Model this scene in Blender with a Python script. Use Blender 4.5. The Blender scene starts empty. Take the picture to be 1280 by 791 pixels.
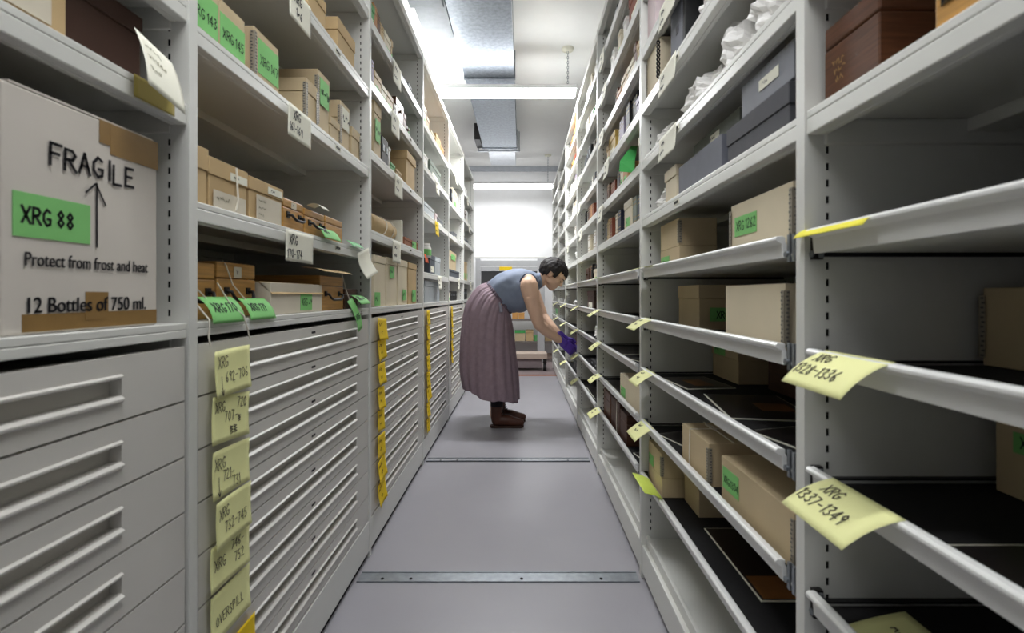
import bpy, bmesh, math, random
from mathutils import Vector, Matrix, noise
R = random.Random(11)
C = bpy.context.scene.collection
SC = bpy.context.scene
PI = math.pi
F = 605.0                      # focal length in pixels of the 1280 wide frame

# ------------------------------------------------------------------ camera, world, exposure
cam = bpy.data.cameras.new('camera'); co = bpy.data.objects.new('camera', cam); C.objects.link(co)
cam.sensor_fit = 'HORIZONTAL'; cam.sensor_width = 36.0; cam.lens = F / 1280 * 36
cam.shift_x = -12 / 1280; cam.shift_y = -26.5 / 1280
cam.clip_start = 0.02
co.location = (0, 0, 1.0); co.rotation_euler = (PI / 2, 0, 0)
cam.dof.use_dof = True; cam.dof.focus_distance = 3.6; cam.dof.aperture_fstop = 5.6
SC.camera = co
vs = SC.view_settings
vs.view_transform = 'Standard'; vs.look = 'None'; vs.gamma = 1.0; vs.exposure = 0.42; vs.use_curve_mapping = False
w = bpy.data.worlds.new('world'); SC.world = w; w.use_nodes = True
w.node_tree.nodes['Background'].inputs[0].default_value = (0.8, 0.85, 0.9, 1)
w.node_tree.nodes['Background'].inputs[1].default_value = 0.05
LAMPS = [(-0.31, 0.45, 2.66, 16, 18), (-0.31, 3.98, 2.66, 45, 15), (-0.31, 7.0, 2.575, 19, 7), (-0.31, -3.05, 2.66, 8, 6)]   # x, y, z, area watts, tube emission
def area_light(x, y, z, watts):
    l = bpy.data.lights.new('lamp_light', 'AREA'); l.shape = 'RECTANGLE'; l.size = 1.45; l.size_y = 0.10; l.energy = watts
    l.color = (0.97, 0.985, 1.0)
    o = bpy.data.objects.new('lamp_light', l); C.objects.link(o); o.location = (x, y, z); return o
for (lx, ly, lz, lw, le) in LAMPS: area_light(lx, ly, lz - 0.065, lw)

# ------------------------------------------------------------------ materials
def lin(c):
    return tuple((v / 12.92 if v <= 0.04045 else ((v + 0.055) / 1.055) ** 2.4) for v in [x / 255 for x in c])
MATS = {}
def M(name, rgb, rough=0.6, metal=0.0, var=0.06, scale=14.0, stretch=None, bump=0.0, emit=0, trans=0.0, spec=0.4):
    if name in MATS: return MATS[name]
    m = bpy.data.materials.new(name); m.use_nodes = True; nt = m.node_tree; b = nt.nodes['Principled BSDF']
    c = lin(rgb)
    tc = nt.nodes.new('ShaderNodeTexCoord'); mp = nt.nodes.new('ShaderNodeMapping'); nz = nt.nodes.new('ShaderNodeTexNoise')
    nt.links.new(tc.outputs['Object'], mp.inputs[0]); nt.links.new(mp.outputs[0], nz.inputs['Vector'])
    if stretch: mp.inputs['Scale'].default_value = stretch
    nz.inputs['Scale'].default_value = scale; nz.inputs['Detail'].default_value = 4
    cr = nt.nodes.new('ShaderNodeValToRGB'); nt.links.new(nz.outputs[0], cr.inputs[0])
    cr.color_ramp.elements[0].position = 0.3; cr.color_ramp.elements[1].position = 0.7
    cr.color_ramp.elements[0].color = (*[v * (1 - var) for v in c], 1); cr.color_ramp.elements[1].color = (*[min(1, v * (1 + var)) for v in c], 1)
    nt.links.new(cr.outputs[0], b.inputs['Base Color'])
    b.inputs['Roughness'].default_value = rough; b.inputs['Metallic'].default_value = metal
    b.inputs['Specular IOR Level'].default_value = spec
    if trans: b.inputs['Transmission Weight'].default_value = trans
    if bump:
        bp = nt.nodes.new('ShaderNodeBump'); bp.inputs['Strength'].default_value = bump; bp.inputs['Distance'].default_value = 0.003
        nt.links.new(nz.outputs[0], bp.inputs['Height']); nt.links.new(bp.outputs[0], b.inputs['Normal'])
    if emit:
        b.inputs['Emission Color'].default_value = (0.97, 0.985, 1.0, 1); b.inputs['Emission Strength'].default_value = emit
    MATS[name] = m; return m
STEEL = M('rack_paint', (225, 225, 220), 0.42, var=0.015, scale=5)
DRAW = M('drawer_paint', (214, 211, 205), 0.40, var=0.015, scale=5)
SLOT = M('slot_dark', (14, 14, 14), 0.9)
BLACK = M('black_foam', (20, 19, 21), 0.85, var=0.2, scale=60)
RAIL = M('runner_steel', (38, 38, 40), 0.35, metal=0.6)
ZINC = M('zinc', (150, 155, 160), 0.35, metal=0.8, var=0.12, scale=40)
ALU = M('tray_lip_paint', (232, 232, 230), 0.28, var=0.01)
TAN = M('tan_board', (206, 186, 150), 0.75, var=0.05, scale=9)
KRAFT = M('kraft_board', (200, 172, 128), 0.8, var=0.06, scale=9)
CREAM = M('cream_board', (224, 211, 184), 0.75, var=0.04, scale=9)
PALE = M('pale_board', (215, 206, 188), 0.8, var=0.05, scale=8)
WINE = M('white_carton', (216, 209, 200), 0.8, var=0.04, scale=7, bump=0.2)
TAPE = M('parcel_tape', (150, 118, 72), 0.3, var=0.08, scale=30)
MAHOG = M('mahogany', (90, 56, 37), 0.4, var=0.35, scale=6, stretch=(3, 3, 40), bump=0.05)
HONEY = M('honey_wood', (190, 142, 76), 0.45, var=0.22, scale=5, stretch=(2, 2, 30), bump=0.05)
DWOOD = M('dark_wood', (74, 46, 32), 0.5, var=0.3, scale=6, stretch=(3, 3, 40))
GREYB = M('grey_board', (108, 110, 120), 0.7, var=0.05, scale=30)
DGREY = M('dark_grey_board', (70, 70, 76), 0.7, var=0.08, scale=30)
INKB = M('ink_black', (24, 22, 28), 0.7)
INKO = M('ink_ochre', (140, 110, 20), 0.8)
INKF = M('ink_faint', (120, 116, 84), 0.8)
GREEN = M('green_label', (134, 206, 122), 0.7, var=0.03)
DGREEN = M('green_card', (74, 176, 92), 0.6, var=0.04)
YEL = M('pale_yellow_paper', (238, 238, 172), 0.75, var=0.03)
YELLOW = M('bright_yellow_paper', (244, 208, 20), 0.7, var=0.04)
CARD = M('ivory_card', (240, 238, 222), 0.75, var=0.02)
OLIVE = M('olive_paper', (176, 160, 84), 0.75, var=0.04)
TISS = M('white_tissue', (246, 244, 242), 0.7, var=0.03, scale=25, bump=0.4)
PLAST = M('clear_plastic', (178, 186, 190), 0.25, var=0.04, spec=0.6)
STRING = M('cotton_string', (226, 220, 206), 0.8)
BRASS = M('dull_brass', (96, 78, 52), 0.4, metal=0.8)
IRON = M('dark_iron', (48, 46, 46), 0.45, metal=0.7)
COL = {'brown': (104, 66, 44), 'dark brown': (62, 42, 34), 'navy': (38, 42, 62), 'black': (28, 28, 30), 'grey': (120, 122, 126), 'cream': (222, 212, 188),
       'white': (236, 234, 230), 'tan': (196, 168, 124), 'red brown': (138, 72, 48), 'orange': (196, 140, 92), 'lilac': (170, 160, 184), 'green': (96, 168, 100),
       'gold': (190, 160, 84), 'pink': (222, 204, 206), 'grey green': (128, 138, 128), 'slate': (78, 84, 94), 'maroon': (92, 40, 42), 'blue grey': (130, 144, 160)}
def CM(c): return M('cover_' + c.replace(' ', '_'), COL[c], 0.6, var=0.08, scale=20)
PAGES = M('page_edges', (226, 216, 192), 0.85, var=0.08, scale=60, stretch=(40, 1, 1))

# ------------------------------------------------------------------ mesh builder
class MB:
    def __init__(s): s.v = []; s.f = []; s.m = []; s.s = []
    def add(s, vs_, fs, m=0, sm=False):
        k = len(s.v); s.v += [tuple(p) for p in vs_]
        for f in fs: s.f.append([k + i for i in f]); s.m.append(m); s.s.append(sm)
    def box(s, x0, x1, y0, y1, z0, z1, m=0):
        s.add([(x, y, z) for z in (z0, z1) for y in (y0, y1) for x in (x0, x1)],
              [(0, 2, 3, 1), (4, 5, 7, 6), (0, 1, 5, 4), (2, 6, 7, 3), (0, 4, 6, 2), (1, 3, 7, 5)], m); return s
    def prism(s, prof, x0, x1, m=0):          # profile in (y, z), extruded along x; counter-clockwise seen from +x
        n = len(prof)
        s.add([(x0, a, b) for a, b in prof] + [(x1, a, b) for a, b in prof],
              [tuple(range(n))[::-1], tuple(range(n, 2 * n))] + [(i, (i + 1) % n, n + (i + 1) % n, n + i) for i in range(n)], m); return s
    def quad(s, a, b, c, d, m=0): s.add([a, b, c, d], [(0, 1, 2, 3)], m); return s
    def tube(s, pts, r, n=8, m=0):
        pts = [Vector(p) for p in pts]; rs = r if isinstance(r, (list, tuple)) else [r] * len(pts)
        vs_, fs = [], []; up = None
        for i, p in enumerate(pts):
            t = (pts[min(i + 1, len(pts) - 1)] - pts[max(i - 1, 0)])
            t = t.normalized() if t.length > 1e-9 else Vector((0, 0, 1))
            if up is None: up = Vector((0, 0, 1)) if abs(t.z) < 0.9 else Vector((1, 0, 0))
            a = t.cross(up); a = a.normalized() if a.length > 1e-6 else Vector((1, 0, 0)); b = a.cross(t)
            for k in range(n):
                th = 2 * PI * k / n; vs_.append(p + (a * math.cos(th) + b * math.sin(th)) * rs[i])
        for i in range(len(pts) - 1):
            for k in range(n): fs.append((i * n + k, (i + 1) * n + k, (i + 1) * n + (k + 1) % n, i * n + (k + 1) % n))
        s.add(vs_, fs, m, True)
        s.add(vs_[:n], [tuple(range(n))], m); s.add(vs_[-n:], [tuple(range(n))[::-1]], m); return s
    def ell(s, c, r, n=16, h=10, rot=None, m=0, fn=None):
        vs_, fs = [], []; c = Vector(c); rot = rot or Matrix.Identity(3)
        for i in range(h + 1):
            ph = PI * i / h
            for k in range(n):
                th = 2 * PI * k / n
                d = Vector((math.sin(ph) * math.cos(th), math.sin(ph) * math.sin(th), math.cos(ph)))
                q = Vector((d.x * r[0], d.y * r[1], d.z * r[2]))
                if fn: q = q * fn(d)
                vs_.append(c + rot @ q)
        for i in range(h):
            for k in range(n): fs.append((i * n + k, (i + 1) * n + k, (i + 1) * n + (k + 1) % n, i * n + (k + 1) % n))
        s.add(vs_, fs, m, True); return s
    def loft(s, rings, m=0, cap=True):
        n = len(rings[0]); vs_ = [p for r in rings for p in r]; fs = []
        for i in range(len(rings) - 1):
            for k in range(n): fs.append((i * n + k, i * n + (k + 1) % n, (i + 1) * n + (k + 1) % n, (i + 1) * n + k))
        s.add(vs_, fs, m, True)
        if cap: s.add(rings[0], [tuple(range(n))[::-1]], m); s.add(rings[-1], [tuple(range(n))], m)
        return s
    def build(s, name, mats, parent=None, bevel=0.0, solid=0.0, sub=0, weld=False):
        me = bpy.data.meshes.new(name); me.from_pydata(s.v, [], s.f)
        for mt in (mats if isinstance(mats, (list, tuple)) else [mats]): me.materials.append(mt)
        me.polygons.foreach_set('material_index', s.m); me.polygons.foreach_set('use_smooth', s.s)
        if weld:
            bm = bmesh.new(); bm.from_mesh(me); bmesh.ops.remove_doubles(bm, verts=bm.verts, dist=1e-5)
            bmesh.ops.recalc_face_normals(bm, faces=bm.faces); bm.to_mesh(me); bm.free()
        me.update()
        o = bpy.data.objects.new(name, me); C.objects.link(o)
        if parent: o.parent = parent
        if solid:
            md = o.modifiers.new('thick', 'SOLIDIFY'); md.thickness = solid; md.offset = -1
        if bevel:
            md = o.modifiers.new('edge', 'BEVEL'); md.width = bevel; md.segments = 2; md.limit_method = 'ANGLE'
        if sub:
            md = o.modifiers.new('sub', 'SUBSURF'); md.levels = sub; md.render_levels = sub
        return o
def tag(o, label, cat, group=None):
    o['label'] = label; o['category'] = cat
    if group: o['group'] = group
    return o
def struct(o): o['kind'] = 'structure'; return o
def empty(name, loc, rz=0.0):
    o = bpy.data.objects.new(name, None); o.empty_display_size = 0.05; C.objects.link(o); o.location = loc; o.rotation_euler = (0, 0, rz); return o

# ------------------------------------------------------------------ handwriting
GL = {
 'X': [[(0, 0), (.6, 1)], [(0, 1), (.6, 0)]], 'R': [[(0, 0), (.03, 1), (.4, .97), (.55, .78), (.4, .55), (.03, .5)], [(.2, .5), (.6, 0)]],
 'G': [[(.55, .85), (.3, 1), (.05, .7), (.05, .3), (.3, 0), (.55, .12), (.58, .42), (.33, .42)]],
 '0': [[(.3, 1), (.05, .7), (.05, .3), (.3, 0), (.52, .3), (.52, .7), (.3, 1)]], '1': [[(.12, .8), (.3, 1), (.28, 0)]],
 '2': [[(.05, .8), (.3, 1), (.5, .78), (.05, 0), (.58, .02)]], '3': [[(.05, .9), (.35, 1), (.48, .75), (.2, .52), (.52, .28), (.3, 0), (.02, .12)]],
 '4': [[(.4, 0), (.42, 1), (.02, .35), (.6, .33)]], '5': [[(.52, 1), (.12, 1), (.08, .58), (.4, .6), (.5, .28), (.3, 0), (.02, .1)]],
 '6': [[(.45, 1), (.12, .6), (.06, .25), (.28, 0), (.5, .22), (.32, .48), (.08, .3)]], '7': [[(.02, 1), (.55, .98), (.2, 0)]],
 '8': [[(.3, .52), (.08, .75), (.3, 1), (.5, .76), (.08, .24), (.3, 0), (.52, .25), (.3, .52)]], '9': [[(.5, .7), (.28, .5), (.08, .75), (.3, 1), (.5, .8), (.42, 0)]],
 '-': [[(.08, .45), (.5, .5)]], ' ': [], 'F': [[(.02, 0), (.04, 1), (.58, .98)], [(.04, .55), (.46, .55)]], 'A': [[(0, 0), (.3, 1), (.6, 0)], [(.12, .38), (.48, .38)]],
 'I': [[(.3, 1), (.3, 0)]], 'L': [[(.06, 1), (.05, 0), (.55, .02)]], 'E': [[(.56, 1), (.06, .98), (.04, 0), (.58, .02)], [(.05, .52), (.46, .52)]],
 'O': [[(.3, 1), (.03, .65), (.08, .2), (.33, 0), (.6, .35), (.52, .8), (.3, 1)]], 'V': [[(0, 1), (.28, 0), (.6, 1)]], 'S': [[(.52, .88), (.28, 1), (.08, .78), (.5, .3), (.3, 0), (.04, .14)]],
 'P': [[(.04, 0), (.05, 1), (.42, .97), (.55, .75), (.4, .5), (.05, .48)]], '~': None, 'v': [[(.3, 1), (.28, 0)], [(.1, .25), (.28, 0), (.48, .28)]], '#': [[(0, .8), (.6, .7), (.02, .6), (.6, .45), (0, .35), (.6, .2), (.1, .1)]]}
def strokes(mb, lines, fmap, m, hw, jit=0.03, xs=.82):
    """lines: list of (text, x, y, size, slope) in sheet units; fmap(x, y) -> 3D point"""
    for (text, x, y, size, slope) in lines:
        cx = x
        for ch in text:
            gs = GL.get(ch)
            if gs is None:                    # an illegible scrawl
                gs = [[(k * .14, R.uniform(.15, .85)) for k in range(5)]]
            dx, dy = R.uniform(-jit, jit), R.uniform(-jit, jit) * 2
            for g in gs:
                pts = [(cx + (p[0] + dx - (.14 if ch in '1I' else 0)) * size * xs, y + (p[1] + dy) * size + slope * (cx - x + p[0] * size * xs)) for p in g]
                fine = []
                for a, b in zip(pts, pts[1:]):
                    k_ = max(1, int(math.hypot(b[0] - a[0], b[1] - a[1]) / .006)); fine += [(a[0] + (b[0] - a[0]) * q / k_, a[1] + (b[1] - a[1]) * q / k_) for q in range(k_)]
                pts = fine + [pts[-1]]
                for a, b in zip(pts, pts[1:]):
                    d = Vector((b[0] - a[0], b[1] - a[1]))
                    if d.length < 1e-7: continue
                    d.normalize(); nx, ny = -d.y * hw, d.x * hw; ex, ey = d.x * hw * .7, d.y * hw * .7
                    mb.quad(fmap(a[0] - ex - nx, a[1] - ey - ny), fmap(b[0] + ex - nx, b[1] + ey - ny), fmap(b[0] + ex + nx, b[1] + ey + ny), fmap(a[0] - ex + nx, a[1] - ey + ny), m)
            cx += size * xs * (.42 if ch in '1I' else .35 if ch == ' ' else .78)
def typed(mb, text, x, z, size, y, m, bold=0.0, width=None):
    cu = bpy.data.curves.new('print', 'FONT'); cu.body = text; cu.size = size
    o = bpy.data.objects.new('print', cu); C.objects.link(o)
    me = o.to_mesh(); vs_ = [v.co.copy() for v in me.vertices]; fs = [tuple(p.vertices) for p in me.polygons]
    k = 1.0
    if width: k = width / max(v.x for v in vs_)
    for dx in (-bold, 0, bold): mb.add([(x + v.x * k + dx, y - abs(dx) * .2, z + v.y + dx * .4) for v in vs_], fs, m)
    o.to_mesh_clear(); bpy.data.objects.remove(o); bpy.data.curves.remove(cu)

# ------------------------------------------------------------------ places
XL, XR = -0.58, 0.423
LY = [0.855 + 1.003 * (k - 1) for k in range(0, 7)]          # left uprights
RY = [0.735 + 0.99 * (k - 1) for k in range(0, 8)]           # right uprights
ORD = ['first', 'second', 'third', 'fourth', 'fifth', 'sixth', 'seventh', 'eighth', 'ninth', 'tenth', 'eleventh', 'twelfth', 'thirteenth']
BN = ['nearest', 'second', 'third', 'fourth', 'fifth', 'sixth', 'seventh']
ZL = [[.952, 1.332, 1.512, 1.80, 2.10], [.952, 1.169, 1.486, 1.79, 2.09], [.952, 1.255, 1.565, 1.835, 2.075], [.952, 1.14, 1.505, 1.79, 2.045], [.952, 1.155, 1.505, 1.775, 2.08], [.952, 1.155, 1.56, 1.785, 2.06]]
ZR = [1.275, 1.477, 1.672, 1.868, 2.075, 2.28]
ZT = [1.097, .922, .749, .567, .38]
TOPL, TOPR = 2.43, 2.49
def frame(side, y, df, z):
    return ((XL - df, y, z), PI / 2) if side == 'L' else ((XR + df, y, z), -PI / 2)
def place(name, side, y, df, z):
    loc, rz = frame(side, y, df, z); return empty(name, loc, rz)
def zshelf(side, bay, k):                  # k: shelf index, or 't0'..'t4' for a tray
    if isinstance(k, str): return ZT[int(k[1])] - .0235
    return (ZL[bay][k] if side == 'L' else ZR[k]) + .0006
def where(side, bay, k):
    b = BN[bay] + (' left bay' if side == 'L' else ' right bay')
    if isinstance(k, str): return 'on %s tray down, %s' % (ORD[int(k[1])], b)
    return 'on %s shelf above %s, %s' % (ORD[k], 'drawers' if side == 'L' else 'trays', b)

# ------------------------------------------------------------------ room
FLOORM = M('floor_vinyl', (160, 158, 164), 0.38, var=0.03, scale=3)
WALLM = M('wall_paint', (236, 236, 236), 0.8, var=0.01)
CEILM = M('ceiling_paint', (238, 238, 236), 0.85, var=0.01)
SUBF = M('subfloor_vinyl', (146, 132, 132), 0.5, var=0.08, scale=5)
OAK = M('floor_edge_timber', (150, 96, 74), 0.5, var=0.12, scale=5, stretch=(1, 8, 8))
GALV = M('galvanised_sheet', (138, 145, 154), 0.40, metal=0.8, var=0.2, scale=38)
RM = dict(x0=-2.6, x1=2.4, y0=-4.6, y1=7.7, zc=3.03)
def slab(name, mat, *b, bevel=0.0): return struct(MB().box(*b).build(name, mat, bevel=bevel))
slab('floor', FLOORM, RM['x0'], RM['x1'], RM['y0'], 6.0, -.1, 0)
slab('floor_back', SUBF, RM['x0'], RM['x1'], 6.12, RM['y1'], -.1, -.004)
slab('trim_1', OAK, RM['x0'], RM['x1'], 6.0, 6.12, -.1, -.001)
slab('ceiling', CEILM, RM['x0'], RM['x1'], RM['y0'], RM['y1'], RM['zc'], RM['zc'] + .1)
slab('wall_back', WALLM, RM['x0'], RM['x1'], RM['y1'], RM['y1'] + .1, -.1, RM['zc'])
slab('wall_front', WALLM, RM['x0'], RM['x1'], RM['y0'] - .1, RM['y0'], -.1, RM['zc'])
slab('wall_left', WALLM, RM['x0'] - .1, RM['x0'], RM['y0'], RM['y1'], -.1, RM['zc'])
slab('wall_right', WALLM, RM['x1'], RM['x1'] + .1, RM['y0'], RM['y1'], -.1, RM['zc'])
slab('baseboard_back', M('skirting', (196, 176, 164), 0.6), RM['x0'], RM['x1'], 7.675, 7.7, -.004, .085, bevel=.004)
slab('trim_2', M('wall_head_trim', (172, 176, 182), 0.6), RM['x0'], RM['x1'], 7.62, 7.7, 2.965, 3.03, bevel=.003)
for n, yr, dark in ((3, 1.715, 0), (4, 2.94, 1)):             # floor rails
    mb = MB(); mb.box(-.575, .412, yr - .03, yr + .03, 0, .003); mb.box(-.575, .412, yr - .03, yr - .026, .003, .005); mb.box(-.575, .412, yr + .026, yr + .03, .003, .005)
    for xs in (-.49, -.39, .0, .28): mb.tube([(xs, yr - .012, .003), (xs, yr - .012, .0042)], .006, 8, 1)
    for q in ((-.031, -.036), (.031, .036)) if dark else ((.031, .033),): mb.box(-.575, .412, yr + min(q), yr + max(q), 0, .0012, 1)
    if dark: mb.box(-.575, .412, yr - .012, yr + .012, .003, .0032, 2)
    struct(mb.build('trim_%d' % n, [ZINC, SLOT, M('rail_groove', (170, 172, 176), .4)]))

# duct under the ceiling
d = empty('ventilation_duct', (-.26, 4, 2.80)); tag(d, 'galvanised ventilation duct running along the ceiling above the aisle', 'duct')
MB().box(-.21, .20, -3.0, 1.98, 0, .225).build('main_section', GALV, d, bevel=.004)
mb = MB()
for yy in (.02, 1.93): mb.box(-.218, .208, yy - .016, yy + .016, -.008, .228)
mb.build('flange', GALV, d, bevel=.002)
MB().box(-.41, -.2105, -2.2, -.62, -.006, .22).box(-.43, -.222, -1.2, -1.0, -.02, .22).build('side_branch', M('duct_branch', (120, 124, 130), .5, metal=.5, var=.1, scale=30), d, bevel=.003)
MB().box(-.17, .18, 1.99, 2.88, .045, .225).build('end_section', M('duct_end', (196, 200, 206), .35, metal=.6, var=.08, scale=30), d, bevel=.004)
MB().box(-.29, -.222, 1.62, 1.96, .01, .2).build('damper_box', IRON, d, bevel=.003)
b = MB().box(-.28, .24, 1.985, 2.02, -.02, -.0085)
b.tube([(.23, 2.0, -.02), (.23, 2.0, .229)], .006).tube([(-.27, 2.0, -.02), (-.27, 2.0, .229)], .006)
b.build('support_bracket', ZINC, d)

# fluorescent lamps
for i, (lx, ly, lz, lw, le) in enumerate(LAMPS):
    t = empty('fluorescent_lamp', (lx, ly, lz))
    tag(t, ['white fluorescent batten hung over the near end of the aisle', 'white fluorescent batten hung by a chain across the aisle before the duct end', 'white fluorescent batten hung just in front of the back wall', 'white fluorescent batten hung behind the camera'][i], 'lamp', 'ceiling lamps')
    MB().box(-.76, .76, -.04, .04, .025, .06).build('batten', M('batten_paint', (240, 240, 240), .4), t, bevel=.004)
    MB().box(-.75, .75, -.04, .04, -.030, .0245).build('diffuser', M('tube_glow_%d' % i, (250, 250, 250), .4, emit=le), t, bevel=.012)
    for sx in (-.69, .69):
        hc = RM['zc'] - lz; mb = MB(); n = int((hc - .07) / .0205)
        for k in range(n):
            z0 = .055 + k * .0205
            pts = [((sx + .007 * math.cos(a) * (k % 2)), .007 * math.cos(a) * (1 - k % 2), z0 + .013 + .014 * math.sin(a)) for a in [2 * PI * j / 8 for j in range(9)]]
            mb.tube(pts, .0022, 5)
        mb.build('chain', ZINC, t)
        MB().tube([(sx, 0, hc - .001), (sx, 0, hc - .018), (sx, 0, hc - .025)], [.05, .046, .012], 16).build('ceiling_rose', CARD, t)

# ------------------------------------------------------------------ racks
def upright(parent, x, top, depth=.55, th=.011, sides=(-1, 1)):
    mb = MB().box(x - th / 2, x + th / 2, 0, depth, .0, top)
    for sx in sides:
        xf = x + sx * (th / 2 + .0004)
        for col in (.034, depth - .04):
            z = .17
            while z < top - .03:
                a, b2 = (xf, col - .002, z), (xf, col + .002, z); c2, d2 = (xf, col + .002, z + .011), (xf, col - .002, z + .011)
                mb.quad(a, b2, c2, d2, 1) if sx > 0 else mb.quad(b2, a, d2, c2, 1)
                z += .0248
    mb.build('upright', [STEEL, SLOT], parent)
def shelf(parent, hw, z, depth=.535, mark=False, lip=.036):
    mb = MB().box(-hw, hw, .003, depth, z - .012, z).box(-hw, hw, .003, .02, z - lip, z - .0121).box(-hw, hw, .0201, .032, z - lip, z - lip + .0035)
    mb.box(-hw, hw, .24, .30, z - .032, z - .0121).box(-hw, hw, depth - .02, depth, z - .036, z - .0121)
    for sx in (-1, 1): mb.box(sx * hw - .004, sx * hw + .004, .03, depth - .02, z - .05, z - .0125)
    o = mb.build('shelf', STEEL, parent, bevel=.0022)
    if mark:
        k = MB().box(mark - .022, mark + .022, .0018, .003, z - .026, z - .013)
        for q in range(6): k.box(mark - .018 + q * .006, mark - .0145 + q * .006, .0012, .0018, z - .0235, z - .0155, 1)
        k.build('shelf_marker', [CARD, INKB], parent)
def tray(parent, hw, z):
    hw -= .012
    t = MB().box(-hw, hw, .012, .50, z - .034, z - .030).box(-hw, hw, .49, .50, z - .03, z).build('tray', STEEL, parent)
    MB().prism([(.006, z - .036), (.013, z - .036), (.013, z - .014), (.010, z - .009), (.010, z - .002), (.006, z), (-.003, z), (-.006, z - .003), (-.006, z - .007), (-.002, z - .010), (.004, z - .013)][::-1], -hw, hw - .036).build('lip', ALU, t, bevel=.0008)
    MB().box(-hw + .003, hw - .003, .015, .488, z - .0298, z - .0245).build('liner', BLACK, t)
    for sx in (-1, 1):
        x0, x1 = sorted((sx * (hw + .002), sx * (hw + .011)))
        MB().box(x0, x1, .02, .50, z - .040, z - .031).box(x0, x1, .02, .50, z - .022, z - .019).build('runner', RAIL, t)
        mb = MB().box(*sorted((sx * hw, sx * (hw - (.034 if sx > 0 else .004)))), .0135, .019, z - .042, z - .004)
        if sx > 0:
            for q in (.010, .024): mb.box(hw - q - .005, hw - q + .002, .009, .0136, z - .043, z + .001, 0)
            mb.box(hw - .018, hw - .0155, .011, .0136, z - .04, z - .006, 1)
            mb.tube([(hw - .03, .006, z - .03), (hw - .03, .0136, z - .03)], .005, 8, 0)
        mb.box(x0, x1, .008, .022, z - .044, z - .002, 1).tube([(sx * (hw + .006), .006, z - .036), (sx * (hw + .006), .009, z - .036)], .005, 8, 0)
        mb.build('bracket', [ZINC, IRON], t)
def drawer(parent, hw, zt, h):
    hw -= .006; z0, z1 = zt - h + .0032, zt - .0005; s0, s1 = zt - .061, zt - .032; xs = .352
    xx, zz_ = [-hw, -xs, xs, hw], [z0, s0, s1, z1]; mb = MB()
    for a in range(3):
        for b2 in range(3):
            if (a, b2) == (1, 1): continue
            mb.quad((xx[a], .003, zz_[b2]), (xx[a + 1], .003, zz_[b2]), (xx[a + 1], .003, zz_[b2 + 1]), (xx[a], .003, zz_[b2 + 1]))
    for (p, q) in (((-hw, z0), (hw, z0)), ((hw, z0), (hw, z1)), ((hw, z1), (-hw, z1)), ((-hw, z1), (-hw, z0)), ((-xs, s1), (xs, s1)), ((xs, s1), (xs, s0)), ((xs, s0), (-xs, s0)), ((-xs, s0), (-xs, s1))):
        mb.quad((p[0], .003, p[1]), (p[0], .021, p[1]), (q[0], .021, q[1]), (q[0], .003, q[1]))
    mb.quad((-xs, .021, s0), (xs, .021, s0), (xs, .021, s1), (-xs, .021, s1))
    mb.box(-hw + .004, hw - .004, .0215, .50, z0 + .004, z1 - .02)
    dr = mb.build('drawer', DRAW, parent, weld=True)
    hd = MB()
    hd.prism([(.0205, s1 - .002), (.003, s1 - .0015), (-.001, s1 + .0005), (-.001, s1 + .003), (.0029, s1 + .0055), (.0029, s1 + .0), (.0205, s1 - .0004)][::-1], -xs + .0005, xs - .0005)
    hd.prism([(.0205, s0 + .0004), (.0029, s0 + .0004), (.0029, s0 - .007), (-.002, s0 - .004), (-.002, s0 - .001), (.003, s0 + .003), (.0205, s0 + .002)][::-1], -xs, xs)
    hd.build('handle', DRAW, dr)
    k = MB()
    for q in range(5): k.box(-.012 + q * .005, -.009 + q * .005, .0022, .003, z1 - .018, z1 - .012)
    k.build('printed_mark', INKB, dr)
for i in range(6):
    y0, y1 = LY[i], LY[i + 1]; hw = (y1 - y0) / 2 - .0115
    t = place('drawer_rack', 'L', (y0 + y1) / 2, 0, 0)
    tag(t, ['pale steel rack, nearest left bay, holding the white FRAGILE carton', 'pale steel rack, second left bay, drawers wearing six pale yellow notes', 'pale steel rack, third left bay, eight bright yellow notes down its drawers',
            'pale steel rack, fourth left bay, with plastic boxes above its drawers', 'pale steel rack, fifth left bay, beside the bending person', 'pale steel rack at the far left end of the aisle'][i], 'shelving unit', 'left rack bays')
    for sx in (-1, 1): upright(t, sx * ((y1 - y0) / 2 - .0055), TOPL, sides=(-sx,))
    for k, z in enumerate(ZL[i]): shelf(t, hw, z, lip=.026 if k == 0 else .036, mark=(.0 if i else False) if k == 0 else (.18 if i in (1, 2) and k < 4 else False))
    shelf(t, hw, TOPL)
    for k in range(8): drawer(t, hw, .912 - .0962 * k, .0962)
    MB().box(-hw + .0, hw, .001, .02, .025, .1395).box(-hw, hw, .02, .5, .12, .1395).build('plinth', STEEL, t, bevel=.002)
    MB().box(-hw, hw, .012, .02, .0, .024).build('plinth_gap', SLOT, t)
    MB().box(-hw, hw, .54, .548, .14, TOPL - .04).build('back_panel', STEEL, t)
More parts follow.
